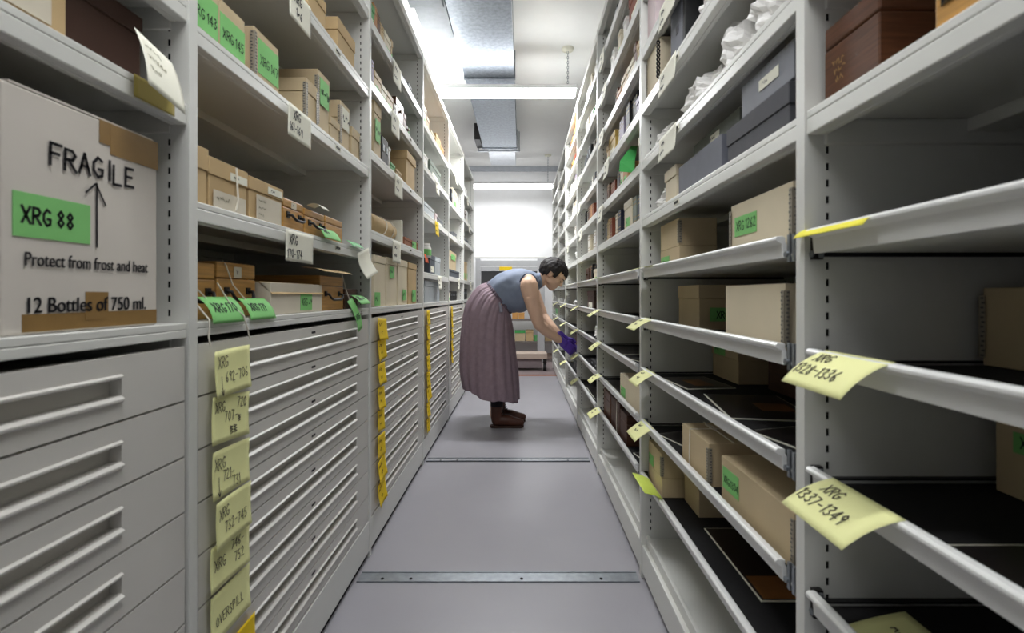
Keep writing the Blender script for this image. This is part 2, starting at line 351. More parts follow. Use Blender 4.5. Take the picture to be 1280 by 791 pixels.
for i in range(7):
    y0, y1 = RY[i], RY[i + 1]; hw = (y1 - y0) / 2 - .0115
    t = place('tray_rack', 'R', (y0 + y1) / 2, 0, 0)
    tag(t, ['pale steel rack, nearest right bay, mostly empty pull-out trays', 'pale steel rack, second right bay, tan archive boxes on pull-out trays', 'pale steel rack, third right bay, with the green card on a shelf',
            'pale steel rack, fourth right bay, in front of the bending person', 'pale steel rack, fifth right bay, where the gloved hands rest', 'pale steel rack, sixth right bay, behind the person reaching', 'pale steel rack at the far right end of the aisle'][i], 'shelving unit', 'right rack bays')
    for sx in (-1, 1): upright(t, sx * ((y1 - y0) / 2 - .0055), TOPR, sides=(-sx,))
    for k, z in enumerate(ZR): shelf(t, hw, z, mark=-.1 if i in (1,) and k < 3 else False)
    shelf(t, hw, TOPR)
    for z in ZT: tray(t, hw, z)
    mb = MB().box(-hw, hw, .03, .53, .128, .14).box(-hw, hw, .018, .03, .03, .15).box(-hw, hw, .004, .018, .02, .118)
    mb.build('base_shelf', STEEL, t, bevel=.002)
    MB().box(-hw, hw, .014, .02, 0, .0195).build('plinth_gap', SLOT, t)
    MB().box(-hw, hw, .54, .548, .14, TOPR - .04).build('back_panel', STEEL, t)

# ------------------------------------------------------------------ paper notes
def sheet(name, label, cat, side, y, z, df, wd, ln, a0, a1, mats, lines=(), hw=.0011, group=None, roll=0.0, curl=0.0, flare=0.0, nv=8, sway=0.0):
    """a sheet fixed along its top edge; a0..a1: angle from level (0 sticks out into the aisle, 90 hangs down)"""
    nu = 10; path = [(0.0, 0.0, a0)]
    for k in range(nv):
        a = math.radians(a0 + (a1 - a0) * (k + .5) / nv); o_, d_, _ = path[-1]
        path.append((o_ + math.cos(a) * ln / nv, d_ + math.sin(a) * ln / nv, a0 + (a1 - a0) * (k + 1) / nv))
    cr, sr = math.cos(math.radians(roll)), math.sin(math.radians(roll))
    def fm(x, yv, off=0.0):                 # x in -w/2..w/2, yv 0 at top .. -ln at bottom
        q = max(0.0, min(.9999, -yv / ln)) * nv; k = int(q); t = q - k
        o_ = path[k][0] * (1 - t) + path[k + 1][0] * t; d_ = path[k][1] * (1 - t) + path[k + 1][1] * t; a = math.radians(path[k][2] * (1 - t) + path[k + 1][2] * t)
        u = x / wd
        o_ += curl * (u * u * 4) * (-yv / ln) + flare * max(0, .5 - u) ** 2 + off * math.sin(a); d_ -= off * math.cos(a)
        X = x + sway * (-yv); Z = -d_
        return (X * cr - Z * sr, -o_, X * sr + Z * cr)
    mb = MB(); g = [[fm((i / nu - .5) * wd, -j / nv * ln) for i in range(nu + 1)] for j in range(nv + 1)]
    vs_ = [p for r in g for p in r]; fs = []
    for j in range(nv):
        for i in range(nu): a = j * (nu + 1) + i; fs.append((a, a + nu + 1, a + nu + 2, a + 1))
    mb.add(vs_, fs, 0, True)
    if lines: strokes(mb, [(t, x * wd - wd / 2, -ln + yy * ln, s * ln, sl) for (t, x, yy, s, sl) in lines], lambda a, b2: fm(a, b2, .0011), 1, hw)
    o = mb.build(name, mats, solid=.0003)
    loc, rz = frame(side, y, df, z); o.location = loc; o.rotation_euler = (0, 0, rz)
    return tag(o, label, cat, group)
Y2 = [YEL, M('ink_pencil', (62, 58, 54), .8)]
DZ = [.912 - .0962 * k for k in range(8)]
nearnotes = [([('XRG', .1, .62, .24, 0), ('692-706', .3, .28, .22, 0), ('v', .12, .05, .4, 0)], 'XRG 692-706', .896, 0, .02),
             ([('XRG', .08, .66, .22, 0), ('707-', .34, .42, .22, 0), ('720', .66, .68, .22, 0), ('##', .48, .12, .24, 0), ('#', .7, .35, .2, 0)], 'XRG 707-720', .805, -6, .014),
             ([('XRG', .06, .58, .24, 0), ('721-', .28, .3, .22, 0), ('731', .52, .08, .22, 0), ('v', .1, .04, .4, 0)], 'XRG 721-731', .705, -4, .014),
             ([('XRG', .1, .58, .24, 0), ('732-', .26, .26, .22, 0), ('745', .62, .24, .22, 0)], 'XRG 732-745', .612, -3, .02),
             ([('XRG', .1, .42, .25, 0), ('746-', .52, .62, .22, 0), ('752', .6, .28, .22, 0)], 'XRG 746-752', .528, -4, .008),
             ([('OVERSPILL', .12, .3, .2, 0)], 'OVERSPILL', .438, -2, .008)]
for i, (ln_, tx, z, rl, fl) in enumerate(nearnotes):
    sheet('sticky_note', 'pale yellow note lettered %s on %s drawer down, second left bay' % (tx, ORD[i]), 'note', 'L', .957, z, -.0045 - (.003 if i == 3 else 0), .135, .088 if i != 4 else .082, 92, 82, Y2, ln_, .0007, 'pale yellow drawer notes', roll=rl, flare=fl * .6)
sheet('sticky_note', 'yellow note on seventh drawer down, second left bay, mostly out of frame', 'note', 'L', 1.0, .318, -.0045, .09, .07, 92, 84, [YELLOW, INKO], group='pale yellow drawer notes')
for bay, n, ys in ((2, 8, 1.935), (3, 8, 2.93), (4, 5, 3.94)):
    for k in range(n):
        wd = R.uniform(.105, .125) + (.03 if (bay, k) in ((2, 0), (3, 5)) else 0)
        sheet('sticky_note', 'bright yellow note on %s drawer down, %s left bay' % (ORD[k], BN[bay]), 'note', 'L', ys - .01 + wd / 2, DZ[k] + .004 + R.uniform(-.006, .004) if k else .906, -.0045, wd, R.uniform(.084, .092), 92, R.uniform(78, 88), [YELLOW, INKO],
              [('~~~~', .15, .6, .24, 0), ('~~', .38, .22, .24, 0)], .0012, 'bright yellow drawer notes', roll=R.uniform(-7, 7), curl=.004, flare=.004)
def hcard(side, bay, k, y, wd=.13, ln=.085, lines=None, roll=0, a1=89, z=None, mat=None, extra='', hw=.0012, df=-.004):
    zt = (ZL[bay][k] if side == 'L' else ZR[k]) if z is None else z
    sheet('shelf_card', '%s card hanging from %s lip%s, %s %s bay' % ('ivory' if not mat else 'yellow', ORD[k] + ' shelf', extra, BN[bay], 'left' if side == 'L' else 'right'), 'card', side, y, zt - .006, df, wd, ln, 93, a1,
          [mat or CARD, INKB], lines if lines is not None else [('~~~', .2, .6, .22, 0), ('~~~~', .14, .25, .2, 0)], hw, 'cards hung on the shelf lips', roll=roll)
hcard('L', 1, 1, 1.262, .155, .078, [('XRG', .12, .55, .3, 0), ('170-174', .06, .12, .27, 0)], extra=' reading XRG 170-174')
hcard('L', 1, 2, 1.262, .13, .082, [('XRG', .2, .6, .27, 0), ('161-169', .06, .2, .25, 0)], extra=' reading XRG 161-169')
hcard('L', 1, 3, 1.265, .12, .085, [('XRG', .2, .6, .27, 0), ('1~6', .3, .2, .25, 0)])
hcard('L', 1, 1, 1.76, .13, .10, [], roll=14, a1=52, z=1.169, extra=' at far post')
for k, y in ((1, 2.24), (2, 2.28), (3, 2.22), (4, 2.25)): hcard('L', 2, k, y, .14, .10)
hcard('L', 2, 5, 2.35, .14, .10, z=TOPL) if 0 else None
for bay, k, y, mt in ((3, 3, 3.32, None), (3, 1, 3.42, None), (3, 2, 3.3, YELLOW), (4, 1, 4.45, None), (4, 4, 4.3, None), (5, 4, 5.2, None), (5, 1, 5.5, None), (5, 3, 5.35, None)): hcard('L', bay, k, y, .13, .095, mat=mt, a1=82)
for k in (1, 2, 3): hcard('R', 1, k, 1.395, .16, .072, [('~~~', .15, .6, .22, 0), ('~~~~', .1, .25, .2, 0)], a1=80, mat=None)
for bay in range(2, 6):
    for k in range(1, 6):
        if (bay, k) in ((4, 2), (5, 1), (5, 4), (4, 5)): continue
        hcard('R', bay, k, RY[bay + 1] - R.uniform(.14, .34), .13, .09, a1=R.uniform(60, 86))
sheet('shelf_card', 'large pale card clipped to the shelf lip above the FRAGILE carton', 'card', 'L', .748, 1.385, -.012, .078, .10, 60, 78, [CARD, INKF], [('~~~~', .12, .7, .13, 0), ('~~~~~', .12, .5, .12, 0), ('~~~', .12, .3, .12, 0)], .0004, 'cards hung on the shelf lips', roll=-12)
sheet('sticky_note', 'olive yellow note stuck on the shelf lip above the FRAGILE carton', 'note', 'L', .765, 1.3315, -.0015, .085, .034, 90, 90, [OLIVE, INKF])
# notes standing out from the tray lips
def tnote(bay, k, y, wd=.115, ln=.075, a0=8, a1=62, lines=None, tx=None, roll=0, dz=.0015, hw=.0008, sway=0.0):
    lb = 'pale yellow note %son %s tray lip down, %s right bay' % (('reading %s ' % tx) if tx else '', ORD[k], BN[bay])
    sheet('sticky_note', lb, 'note', 'R', y, ZT[k] + dz, .004, wd, ln, a0, a1, Y2, lines if lines is not None else [('~~~', .2, .58, .2, 0), ('~~~', .3, .28, .2, 0)], hw, 'notes on the tray lips', roll=roll, sway=sway)
sheet('sticky_note', 'bright yellow note folded over the first tray lip down, nearest right bay', 'note', 'R', .655, ZT[0] + .0015, .005, .15, .024, 10, 62, [M('lemon_paper', (236, 226, 70), .7), INKB], group='notes on the tray lips')
tnote(0, 1, .615, .125, .078, 16, 52, [('XRG', .12, .6, .22, 0), ('1328-1336', .04, .26, .22, 0)], 'XRG 1328-1336')
tnote(0, 2, .60, .125, .080, 10, 40, [('XRG', .16, .6, .22, 0), ('1337-1349', .04, .26, .22, 0)], 'XRG 1337-1349')
sheet('sticky_note', 'yellow note lying inside the fourth tray down, nearest right bay', 'note', 'R', .60, ZT[3] + .002, .10, .12, .085, 8, 18, Y2, [('~~~', .2, .5, .2, 0)], .0008, 'notes on the tray lips')
for bay in range(1, 6):
    far = RY[bay + 1]
    for k in range(5):
        if bay > 3 and k in (3,): continue
        if (bay, k) == (1, 4):
            sheet('sticky_note', 'yellow green note curling up from the bottom tray lip, second right bay', 'note', 'R', 1.55, ZT[4] + .002, .006, .17, .06, -30, -8, [M('lime_paper', (206, 224, 96), .7), INKB], (), group='notes on the tray lips'); continue
        tnote(bay, k, far - R.uniform(.075, .13), R.uniform(.11, .125), .075, R.uniform(8, 16) if k == 0 else R.uniform(18, 30), R.uniform(14, 26) if k == 0 else R.uniform(34, 48))

# ------------------------------------------------------------------ kinds of things kept on the shelves
def plate(root, w_, d_, x0, x1, z0, z1, mat, lines=(), hw=.001, name='label', lab=None, ink=None, dy=.0012):
    mb = MB().box(x0, x1, -d_ / 2 - dy, -d_ / 2 - dy + .0008, z0, z1)
    W, H = x1 - x0, z1 - z0
    if lines: strokes(mb, [(t, x * W + x0, y * H + z0, s * H, sl) for t, x, y, s, sl in lines], lambda a, b2: (a, -d_ / 2 - dy - .0004, b2), 1, hw)
    o = mb.build(name, [mat, ink or INKB], root)
    if lab: o['label'] = lab
    return o
def metal_edge(root, w_, d_, h, sx, z0=.1, z1=.9):
    mb = MB(); x = sx * w_ / 2; y = -d_ / 2
    xa, xb = sorted((x + sx * .0036, x - sx * .0062)); mb.box(xa, xb, y - .0033, y - .0027, h * z0, h * z1)
    xa, xb = sorted((x + sx * .0030, x + sx * .0036)); mb.box(xa, xb, y - .0033, y + .0066, h * z0, h * z1)
    n = max(4, int(h * (z1 - z0) / .0068))
    for k in range(n):
        zc = h * z0 + (k + .5) * h * (z1 - z0) / n; e = .0016 if k % 2 else -.0016
        xa, xb = sorted((x - sx * (.0008 + e * .5), x - sx * (.0052 + e * .5))); mb.box(xa, xb, y - .0040, y - .0034, zc - .0013, zc + .0013, 1)
        xa, xb = sorted((x + sx * .0037, x + sx * .0043)); mb.box(xa, xb, y + .0008 + e * .5, y + .0052 + e * .5, zc - .0013, zc + .0013, 1)
    mb.build('metal_edge', [M('edge_strip', (166, 158, 142), .5, metal=.2), M('edge_stamp', (96, 94, 94), .5, metal=.3)], root)
def archive(root, w_, d_, h, mat, lid=.28, edges='', label=None, gap=.0025, lidmat=None):
    hb = h * (1 - lid)
    MB().box(-w_ / 2, w_ / 2, -d_ / 2, d_ / 2, 0, hb - (.001 if lid else 0)).build('body', mat, root, bevel=.0015)
    if lid > 0: MB().box(-w_ / 2 - gap, w_ / 2 + gap, -d_ / 2 - gap, d_ / 2 + gap, hb - .0006, h).build('lid', lidmat or mat, root, bevel=.0015)
    for e in edges: metal_edge(root, w_, d_, h, -1 if e == 'l' else 1)
    if label:
        tx, x0, x1, z0, z1 = label[:5]; mt = label[5] if len(label) > 5 else GREEN
        W = (x1 - x0) * w_; H = (z1 - z0) * h; n = len(tx); s = min(.55, W / (max(n, 1) * .62 * H))
        plate(root, w_, d_, -w_ / 2 + x0 * w_, -w_ / 2 + x1 * w_, z0 * h, z1 * h, mt, [(tx, .1, .28, s, 0)], hw=max(.0009, s * H * .055), lab='green label reading ' + tx if tx and '~' not in tx and mt is GREEN else None, dy=.0045 if lid > 0 else .0012)
def BOX(side, bay, k, ya, yb, df, dp, h, mat, desc, z=None, name='archive_box', cat='box', loc=None, **kw):
    z = zshelf(side, bay, k) if z is None else z
    t = place(name, side, (ya + yb) / 2, df + dp / 2, z)
    tag(t, desc + ' ' + (loc or where(side, bay, k)), cat, 'boxes ' + where(side, bay, k))
    archive(t, abs(yb - ya), dp, h, mat, **kw); return t
def wood_box(side, bay, k, ya, yb, df, dp, h, mat, desc, handle=True, num=False, z=None):
    w_ = yb - ya; t = place('wooden_box', side, (ya + yb) / 2, df + dp / 2, zshelf(side, bay, k) if z is None else z)
    tag(t, desc + ' ' + where(side, bay, k), 'box', 'boxes ' + where(side, bay, k))
    MB().box(-w_ / 2, w_ / 2, -dp / 2, dp / 2, 0, h * .70).build('body', mat, t, bevel=.002)
    MB().box(-w_ / 2, w_ / 2, -dp / 2, dp / 2, h * .705 + .001, h).build('lid', mat, t, bevel=.003)
    if handle:
        hx, hz = w_ * .28, h * .48; y = -dp / 2
        pts = [(-hx, y, hz), (-hx, y - .012, hz - .002), (-hx * .9, y - .016, hz - h * .12)] + [(hx * q, y - .017, hz - h * .17) for q in (-.6, -.2, .2, .6)] + [(hx * .9, y - .016, hz - h * .12), (hx, y - .012, hz - .002), (hx, y, hz)]
        mb = MB().tube(pts, .0038, 8)
        for sx in (-1, 1): mb.box(sx * hx - .008, sx * hx + .008, y - .003, y, hz - .008, hz + .008)
        mb.build('handle', IRON, t)
    if num: plate(t, w_, dp, -.014, .014, h * .72, h * .93, PALE, [('~', .3, .2, .6, 0)], .0006, name='number_plate')
    return t
def book(side, bay, k, y, th, h, dp, col, label, group, df=.02, z=None):
    t = place('book', side, y, df + dp / 2, zshelf(side, bay, k) if z is None else z); tag(t, label, 'book', group)
    b_ = th / 2; c = .0025
    mb = MB().prism([(-dp / 2, c), (-dp / 2, h - c), (-dp / 2 + .004, h), (-dp / 2 + .004, 0)][::-1], -b_, b_)
    mb.box(-b_, -b_ + c, -dp / 2 + .004, dp / 2, 0, h).box(b_ - c, b_, -dp / 2 + .004, dp / 2, 0, h)
    for q in (.16, .3, .72, .86): mb.box(-b_ * .96, b_ * .96, -dp / 2 - .0008, -dp / 2 + .001, h * q, h * q + .003, 1)
    mb.build('cover', [CM(col), M('spine_gilt', (150, 126, 70), .5)], t)
    MB().box(-b_ + c, b_ - c, -dp / 2 + .0034, dp / 2 - .004, .003, h - .003).build('page_block', PAGES, t)
def crumple(root, w_, d_, h, seed, mat=TISS, name='wrapping', n=34):
    def fn(dv):
        q = dv * 2.0 + Vector((seed * 3.1, seed * 1.7, 0)); a = noise.noise(q); q2 = q + noise.noise_vector(q * 1.5) * .35
        return .92 + .26 * a - .42 * (.35 - min(.35, abs(noise.noise(q2 * 1.9)))) - .22 * (.3 - min(.3, abs(noise.noise(q2 * 4.1 + Vector((7, 3, 1))))))
    mb = MB(); mb.ell((0, 0, 0), (w_ / 2, d_ / 2, h * .56), n, n - 6, fn=fn); mb.s = [False] * len(mb.s)
    zs = [v[2] for v in mb.v]; lo = min(zs); cut = lo + .16 * h; top = max(zs); k = h / (top - cut)
    mb.v = [(x, y, max(0.0, (z - cut) * k)) for x, y, z in mb.v]
    o = mb.build(name, mat, root); return o
def bundle(side, bay, k, ya, yb, df, dp, h, seed, desc, name='tissue_bundle', z=None, mat=TISS):
    t = place(name, side, (ya + yb) / 2, df + dp / 2, zshelf(side, bay, k) if z is None else z); tag(t, desc + ' ' + where(side, bay, k), 'bundle', 'wrapped bundles ' + where(side, bay, k))
    o = crumple(t, yb - ya, dp, h, seed, mat)
    o['label'] = 'creased white tissue'
    MB().tube([(-(yb - ya) * .1 + .01 * math.cos(a), .30 * dp * math.cos(a) * .8, h * .5 + .3 * h * math.sin(a)) for a in [2 * PI * q / 10 for q in range(11)]], .0012, 5).build('tie_string', STRING, t)
    return t
def flat_print(side, bay, k, ya, yb, xa, xb, desc, col=None, dz=0.0, patch=None, rot=0):
    w_, d_ = yb - ya, xb - xa; t = place('framed_print', side, (ya + yb) / 2, (xa + xb) / 2, zshelf(side, bay, k) - .0005 + dz); t.rotation_euler.z += math.radians(rot)
    tag(t, desc + ' ' + where(side, bay, k), 'print', 'prints ' + where(side, bay, k))
    MB().box(-w_ / 2, w_ / 2, -d_ / 2, d_ / 2, 0, .0022).build('white_mount', CARD, t)
    c = col or (30, 26, 26)
    mb = MB().box(-w_ / 2 + .0034, w_ / 2 - .0034, -d_ / 2 + .0034, d_ / 2 - .0034, .0022, .0030)
    if patch: mb.box(w_ * patch[0], w_ * patch[1], d_ * patch[2], d_ * patch[3], .0030, .0034, 1)
    mb.build('dark_picture', [M('print_%d_%d_%d' % c, c, .35, var=.3, scale=8), M('print_patch', (130, 84, 40), .4, var=.5, scale=9)], t)
def wares(side, bay, k, items, start, df=.025):
    """items from the near end: (kind, colour, width, height, depth) or a number for a gap"""
    y = start; n = 0; rows = {}
    for it in items:
        if isinstance(it, (int, float)): y += it; continue
        kd, c, w_, h, dp = it; n += 1; wh = where(side, bay, k).replace('on ', '', 1); nm = {'book': 'book', 'box': 'lidded box', 'file': 'upright file box', 'wood': 'wooden box', 'plastic': 'plastic box', 'case': 'instrument case', 'bag': 'bundle'}[kd]
        lb = '%s %s, %s from near end, %s' % (c, nm, ORD[min(n - 1, 12)], wh.replace(' above drawers', '').replace(' above trays', ' over trays'))
        if side == 'L': lb = lb.replace(' shelf,', ' shelf over drawers,')
        g = {'book': 'books ', 'bag': 'wrapped bundles '}.get(kd, 'boxes ') + 'on ' + wh
        yc = y + w_ / 2; z = zshelf(side, bay, k)
        if kd == 'book': book(side, bay, k, yc, w_ - .001, h, dp, c, lb, g, df + R.uniform(0, .02))
        elif kd in ('box', 'file', 'plastic'):
            t = place({'box': 'lidded_box', 'file': 'file_box', 'plastic': 'plastic_box'}[kd], side, yc, df + dp / 2, z); tag(t, lb, 'box', g)
            mt = PLAST if kd == 'plastic' else CM(c); archive(t, w_ - .006, dp, h, mt, lid=.25 if kd != 'file' else .14)
            if kd != 'plastic': plate(t, w_, dp, -w_ * .3, w_ * .25, h * .12, h * .42, GREEN if c in ('tan', 'cream', 'orange') else CARD, [('~~', .15, .25, .5, 0)], .0012)
        elif kd == 'case':
            t = place('instrument_case', side, yc, df + dp / 2, z); tag(t, lb, 'case', g)
            MB().box(-w_ / 2 + .002, w_ / 2 - .002, -dp / 2, dp / 2, 0, h).build('body', CM(c), t, bevel=.006)
            mb = MB()
            for sx in (-.25, .25): mb.box(w_ * sx - .012, w_ * sx + .012, -dp / 2 - .003, -dp / 2 + .001, h * .5, h * .72)
            mb.build('clasp', ZINC, t)
        elif kd == 'wood':
            t = place('wooden_box', side, yc, df + dp / 2, z); tag(t, lb, 'box', g); m_ = {'brown': MAHOG, 'orange': HONEY, 'dark brown': DWOOD}[c]
            MB().box(-w_ / 2 + .002, w_ / 2 - .002, -dp / 2, dp / 2, 0, h * .7).build('body', m_, t, bevel=.002)
            MB().box(-w_ / 2 + .001, w_ / 2 - .001, -dp / 2 - .001, dp / 2, h * .705, h).build('lid', m_, t, bevel=.003)
            MB().tube([(0, -dp / 2, h * .6), (0, -dp / 2 - .01, h * .6)], [.006, .008], 10).build('knob', BRASS, t)
        else:
            t = place('tissue_bundle', side, yc, df + dp / 2, z); tag(t, lb, 'bundle', g); crumple(t, w_, dp, h, n + bay * 3.3 + k if not isinstance(k, str) else n + bay * 5.1)
        y += w_

# ------------------------------------------------------------------ left side, nearest bay
t = place('wine_carton', 'L', .668, .012 + .15, ZL[0][0] + .0006); tag(t, 'white FRAGILE carton with green XRG 88 label, nearest left bay', 'carton')
W_, D_, H_ = .236, .30, .294
MB().box(-W_ / 2, W_ / 2, -D_ / 2, D_ / 2, 0, H_).build('carton_body', WINE, t, bevel=.003)
MB().box(-W_ / 2 + .008, W_ / 2 - .008, -D_ / 2, -.002, H_ + .0002, H_ + .003).box(-W_ / 2 + .008, W_ / 2 - .008, .002, D_ / 2, H_ + .0002, H_ + .003).build('top_flap', WINE, t)
yf = -D_ / 2
for (a, b2, c, e, dy) in ((.028, .117, .250, .2945, .0010), (.010, .0275, .262, .2944, .0010), (-.095, .116, .003, .0245, .0008), (-.012, .024, .014, .052, .0014)):
    mb = MB().box(a, b2, yf - dy, yf - dy + .0007, c, e)
    if b2 == .117: mb.box(.1172, .1187, yf - dy, yf + .05, .25, .2945)
    mb.build('parcel_tape', TAPE, t)
plate(t, W_, D_, -.106, -.005, .117, .170, GREEN, [('XRG 88', .10, .34, .37, -.02)], .0016, lab='green label reading XRG 88')
def ink(f):
    mb = MB(); f(mb); mb.build('lettering', INKB, t)
ink(lambda mb: typed(mb, 'Protect from frost and heat', -.094, .083, .0235, yf - .0018, 0, bold=.0006, width=.190))
ink(lambda mb: typed(mb, '12 Bottles of 750 ml.', -.094, .026, .027, yf - .0018, 0, bold=.0008, width=.186))
ink(lambda mb: strokes(mb, [('FRAGILE', -.064, .211, .027, .0)], lambda a, b2: (a, yf - .0019, b2), 0, .0021, jit=.06, xs=1.0))
def arrow(mb):
    strokes(mb, [('I', -.0085, .114, .088, 0)], lambda a, b2: (a, yf - .0019, b2), 0, .0016)
    for a, b2 in (((.003, .202), (-.013, .186)), ((.003, .202), (.019, .174))):
        dv = Vector((b2[0] - a[0], b2[1] - a[1])).normalized() * .0015; nx, ny = -dv.y, dv.x
        mb.quad((a[0] - nx, yf - .0019, a[1] - ny), (b2[0] - nx, yf - .0019, b2[1] - ny), (b2[0] + nx, yf - .0019, b2[1] + ny), (a[0] + nx, yf - .0019, a[1] + ny))
ink(arrow)
BOX('L', 0, 0, .30, .542, .02, .3, .27, M('brown_board', (120, 88, 60), .8), 'brown carton beside the FRAGILE carton', loc='at photo edge, nearest left bay', lid=0, label=('', .8, .98, .55, .85, OLIVE))
b = BOX('L', 0, 1, .53, .648, .03, .2, .13, KRAFT, 'tan box with faint handwriting', lid=.2)
plate(b, .118, .2, -.05, .035, .015, .095, PALE, [('~~~~~', .08, .7, .14, 0), ('~~~~', .08, .45, .14, 0), ('~~~', .08, .2, .14, 0)], .0005, ink=INKF, name='paper_label', dy=.004)
BOX('L', 0, 1, .655, .80, .05, .2, .125, M('chocolate_board', (70, 46, 36), .7), 'dark brown box behind the pale card', lid=.25)
# ------------------------------------------------------------------ left side, second bay
BOX('L', 1, 2, .869, .957, .02, .2, .105, TAN, 'tan box XRG 143', lid=0, label=('XRG 143', .02, .98, .12, .80))
BOX('L', 1, 2, .960, .1 + .949, .02, .2, .105, TAN, 'tan box XRG 145', lid=0, label=('XRG 145', .02, .98, .12, .75))
BOX('L', 1, 2, 1.085, 1.195, .02, .18, .118, TAN, 'metal-edged tan box XRG 147', lid=0, edges='l', label=('XRG 147', .14, .98, .18, .85))
BOX('L', 1, 2, 1.345, 1.415, .02, .17, .118, TAN, 'short tan box with metal edges', lid=.3, edges='lr')
BOX('L', 1, 2, 1.422, 1.505, .02, .17, .178, TAN, 'tall tan box with green front', lid=.3, edges='l', label=('~~~', .12, .9, .45, .9))
BOX('L', 1, 2, 1.518, 1.59, .02, .16, .075, TAN, 'low tan box', lid=.3)
BOX('L', 1, 2, 1.598, 1.68, .02, .16, .158, TAN, 'tall tan box with white front', lid=.35, edges='l', label=('~~~', .12, .9, .45, .9, CARD))
BOX('L', 1, 2, 1.71, 1.79, .02, .16, .11, TAN, 'farthest tan box', lid=.3, edges='r')
BOX('L', 1, 3, 1.578, 1.737, .02, .18, .118, KRAFT, 'kraft box with deep lid', lid=.35)
BOX('L', 1, 3, 1.36, 1.48, .02, .18, .10, KRAFT, 'kraft box without writing', lid=.3)
b = BOX('L', 1, 1, .872, .922, .02, .2, .108, KRAFT, 'kraft box against the near post', lid=.38)
b = BOX('L', 1, 1, .928, 1.055, .02, .2, .098, KRAFT, 'kraft box tied with white string', lid=.34)
plate(b, .127, .2, -.055, .055, .003, .036, PALE, [('~~~~~', .1, .35, .4, 0)], .0006, ink=INKF, name='paper_label', dy=.004)
plate(b, .127, .2, .0, .06, .066, .082, CARD, [('~~~', .2, .2, .6, 0)], .0006, dy=.004)
MB().tube([(.02, -.104, .096), (.018, -.107, .06), (.02, -.108, .03), (.014, -.107, .006)], .0022, 6).build('string', STRING, b)
b = BOX('L', 1, 1, 1.066, 1.212, .02, .2, .094, KRAFT, 'kraft box with large paper label', lid=.3)
plate(b, .146, .2, -.05, .06, .004, .058, PALE, [('~~~~~~', .08, .7, .16, 0), ('~~~~~~', .08, .4, .16, 0), ('~~~~', .08, .12, .16, 0)], .0006, ink=INKF, name='paper_label', dy=.004)
plate(b, .146, .2, .0, .066, .070, .086, CARD, [('~~~', .2, .2, .6, 0)], .0006, dy=.004)
wood_box('L', 1, 1, 1.217, 1.33, .02, .16, .078, HONEY, 'small honey wooden box with number plate', num=True)
wood_box('L', 1, 1, 1.338, 1.472, .02, .16, .073, HONEY, 'small honey wooden box with paper tie')
wood_box('L', 1, 1, 1.48, 1.62, .02, .16, .075, HONEY, 'plain honey wooden box', handle=False)
wood_box('L', 1, 0, .885, .995, .05, .2, .112, HONEY, 'honey wooden box wearing tag XRG 170')
wood_box('L', 1, 0, 1.0, 1.145, .05, .2, .118, HONEY, 'honey wooden box wearing tag XRG 171', num=True)
b = BOX('L', 1, 0, 1.157, 1.455, .02, .18, .078, PALE, 'low pale carton with loose flap', lid=0, label=('XRG ~~', .52, .76, .08, .68))
MB().prism([(-.094, .05), (-.0935, .052), (-.062, .081), (.09, .083), (.09, .079), (-.060, .0785)][::-1], -.149, .149).build('flap', KRAFT, b)
wood_box('L', 1, 0, 1.464, 1.655, .03, .2, .108, HONEY, 'honey wooden box under a folded paper')
wood_box('L', 1, 0, 1.16, 1.45, .24, .2, .116, DWOOD, 'dark wooden box behind the pale carton', handle=False)
wood_box('L', 1, 0, 1.67, 1.80, .03, .2, .07, DWOOD, 'small dark wooden box by far post', handle=False)
def bag_tag(label, y, z, wd, ln, a0, a1, tx, roll=0, df=.0, strg=None, mat=None, size=.3):
    o = sheet('paper_tag', label, 'tag', 'L', y, z, df, wd, ln, a0, a1, [mat or GREEN, INKB], [(tx, .14, .35, size, 0)] if tx else [], .0011, 'green tags in the second left bay', roll=roll)
    if strg: MB().tube([Vector(p) for p in strg], .0014, 6).build('string', STRING, o)
    return o
bag_tag('large green tag lettered XRG 170 hanging over the worktop lip', .955, .997, .105, .062, 30, 86, 'XRG 170', df=.026, strg=[(-.03, -.004, -.004), (-.05, .016, .03), (-.055, .02, .075), (-.05, .03, .085)], size=.32)
bag_tag('large green tag lettered XRG 171 hanging beside tag XRG 170', 1.085, .993, .105, .056, 35, 80, 'XRG 171', df=.026, strg=[(-.03, -.004, -.003), (-.05, .012, .03), (-.06, .02, .07), (-.055, .03, .08)], size=.32)
bag_tag('long narrow green tag dangling below the worktop lip', 1.665, .985, .048, .115, 60, 92, 'XRG ~~', roll=16, df=.012, strg=[(0, 0, 0), (-.01, .01, .04), (-.03, .015, .085)], size=.16)
bag_tag('green tag lying on the worktop by the far post, second left bay', 1.75, 1.0, .11, .05, 20, 60, 'XRG ~~', df=.02, size=.4)
bag_tag('green tag under the small wooden box with paper tie', 1.46, 1.2, .13, .04, 40, 70, '~~~~', df=.010, size=.4)
bag_tag('small dark green tag near the far post on the shelf', 1.69, 1.187, .12, .03, 30, 50, '', df=.012, mat=DGREEN)
def string_thing(label, side, pts, y, z, df, r=.0016):
    mb = MB().tube(pts, r, 6); o = mb.build('cotton_string', STRING); loc, rz = frame(side, y, df, z); o.location = loc; o.rotation_euler = (0, 0, rz); tag(o, label, 'string', 'loose strings in the second left bay')
string_thing('white string dangling from tag XRG 170 at the near post', 'L', [(-.03, .03, .045), (-.035, .008, .02), (-.03, -.006, .0), (-.034, -.007, -.03), (-.028, -.007, -.05)], .92, .955, 0)
string_thing('white string dangling over the worktop beside tag XRG 171', 'L', [(-.03, .03, .07), (-.02, .012, .03), (0, -.006, .002), (.012, -.007, -.025), (.02, -.007, -.045)], 1.0, .955, 0)
o = sheet('folded_paper', 'tan folded paper peaked on the wooden box beside the pale carton', 'paper', 'L', 1.52, 1.082, .06, .24, .07, -5, 25, [KRAFT, INKB])
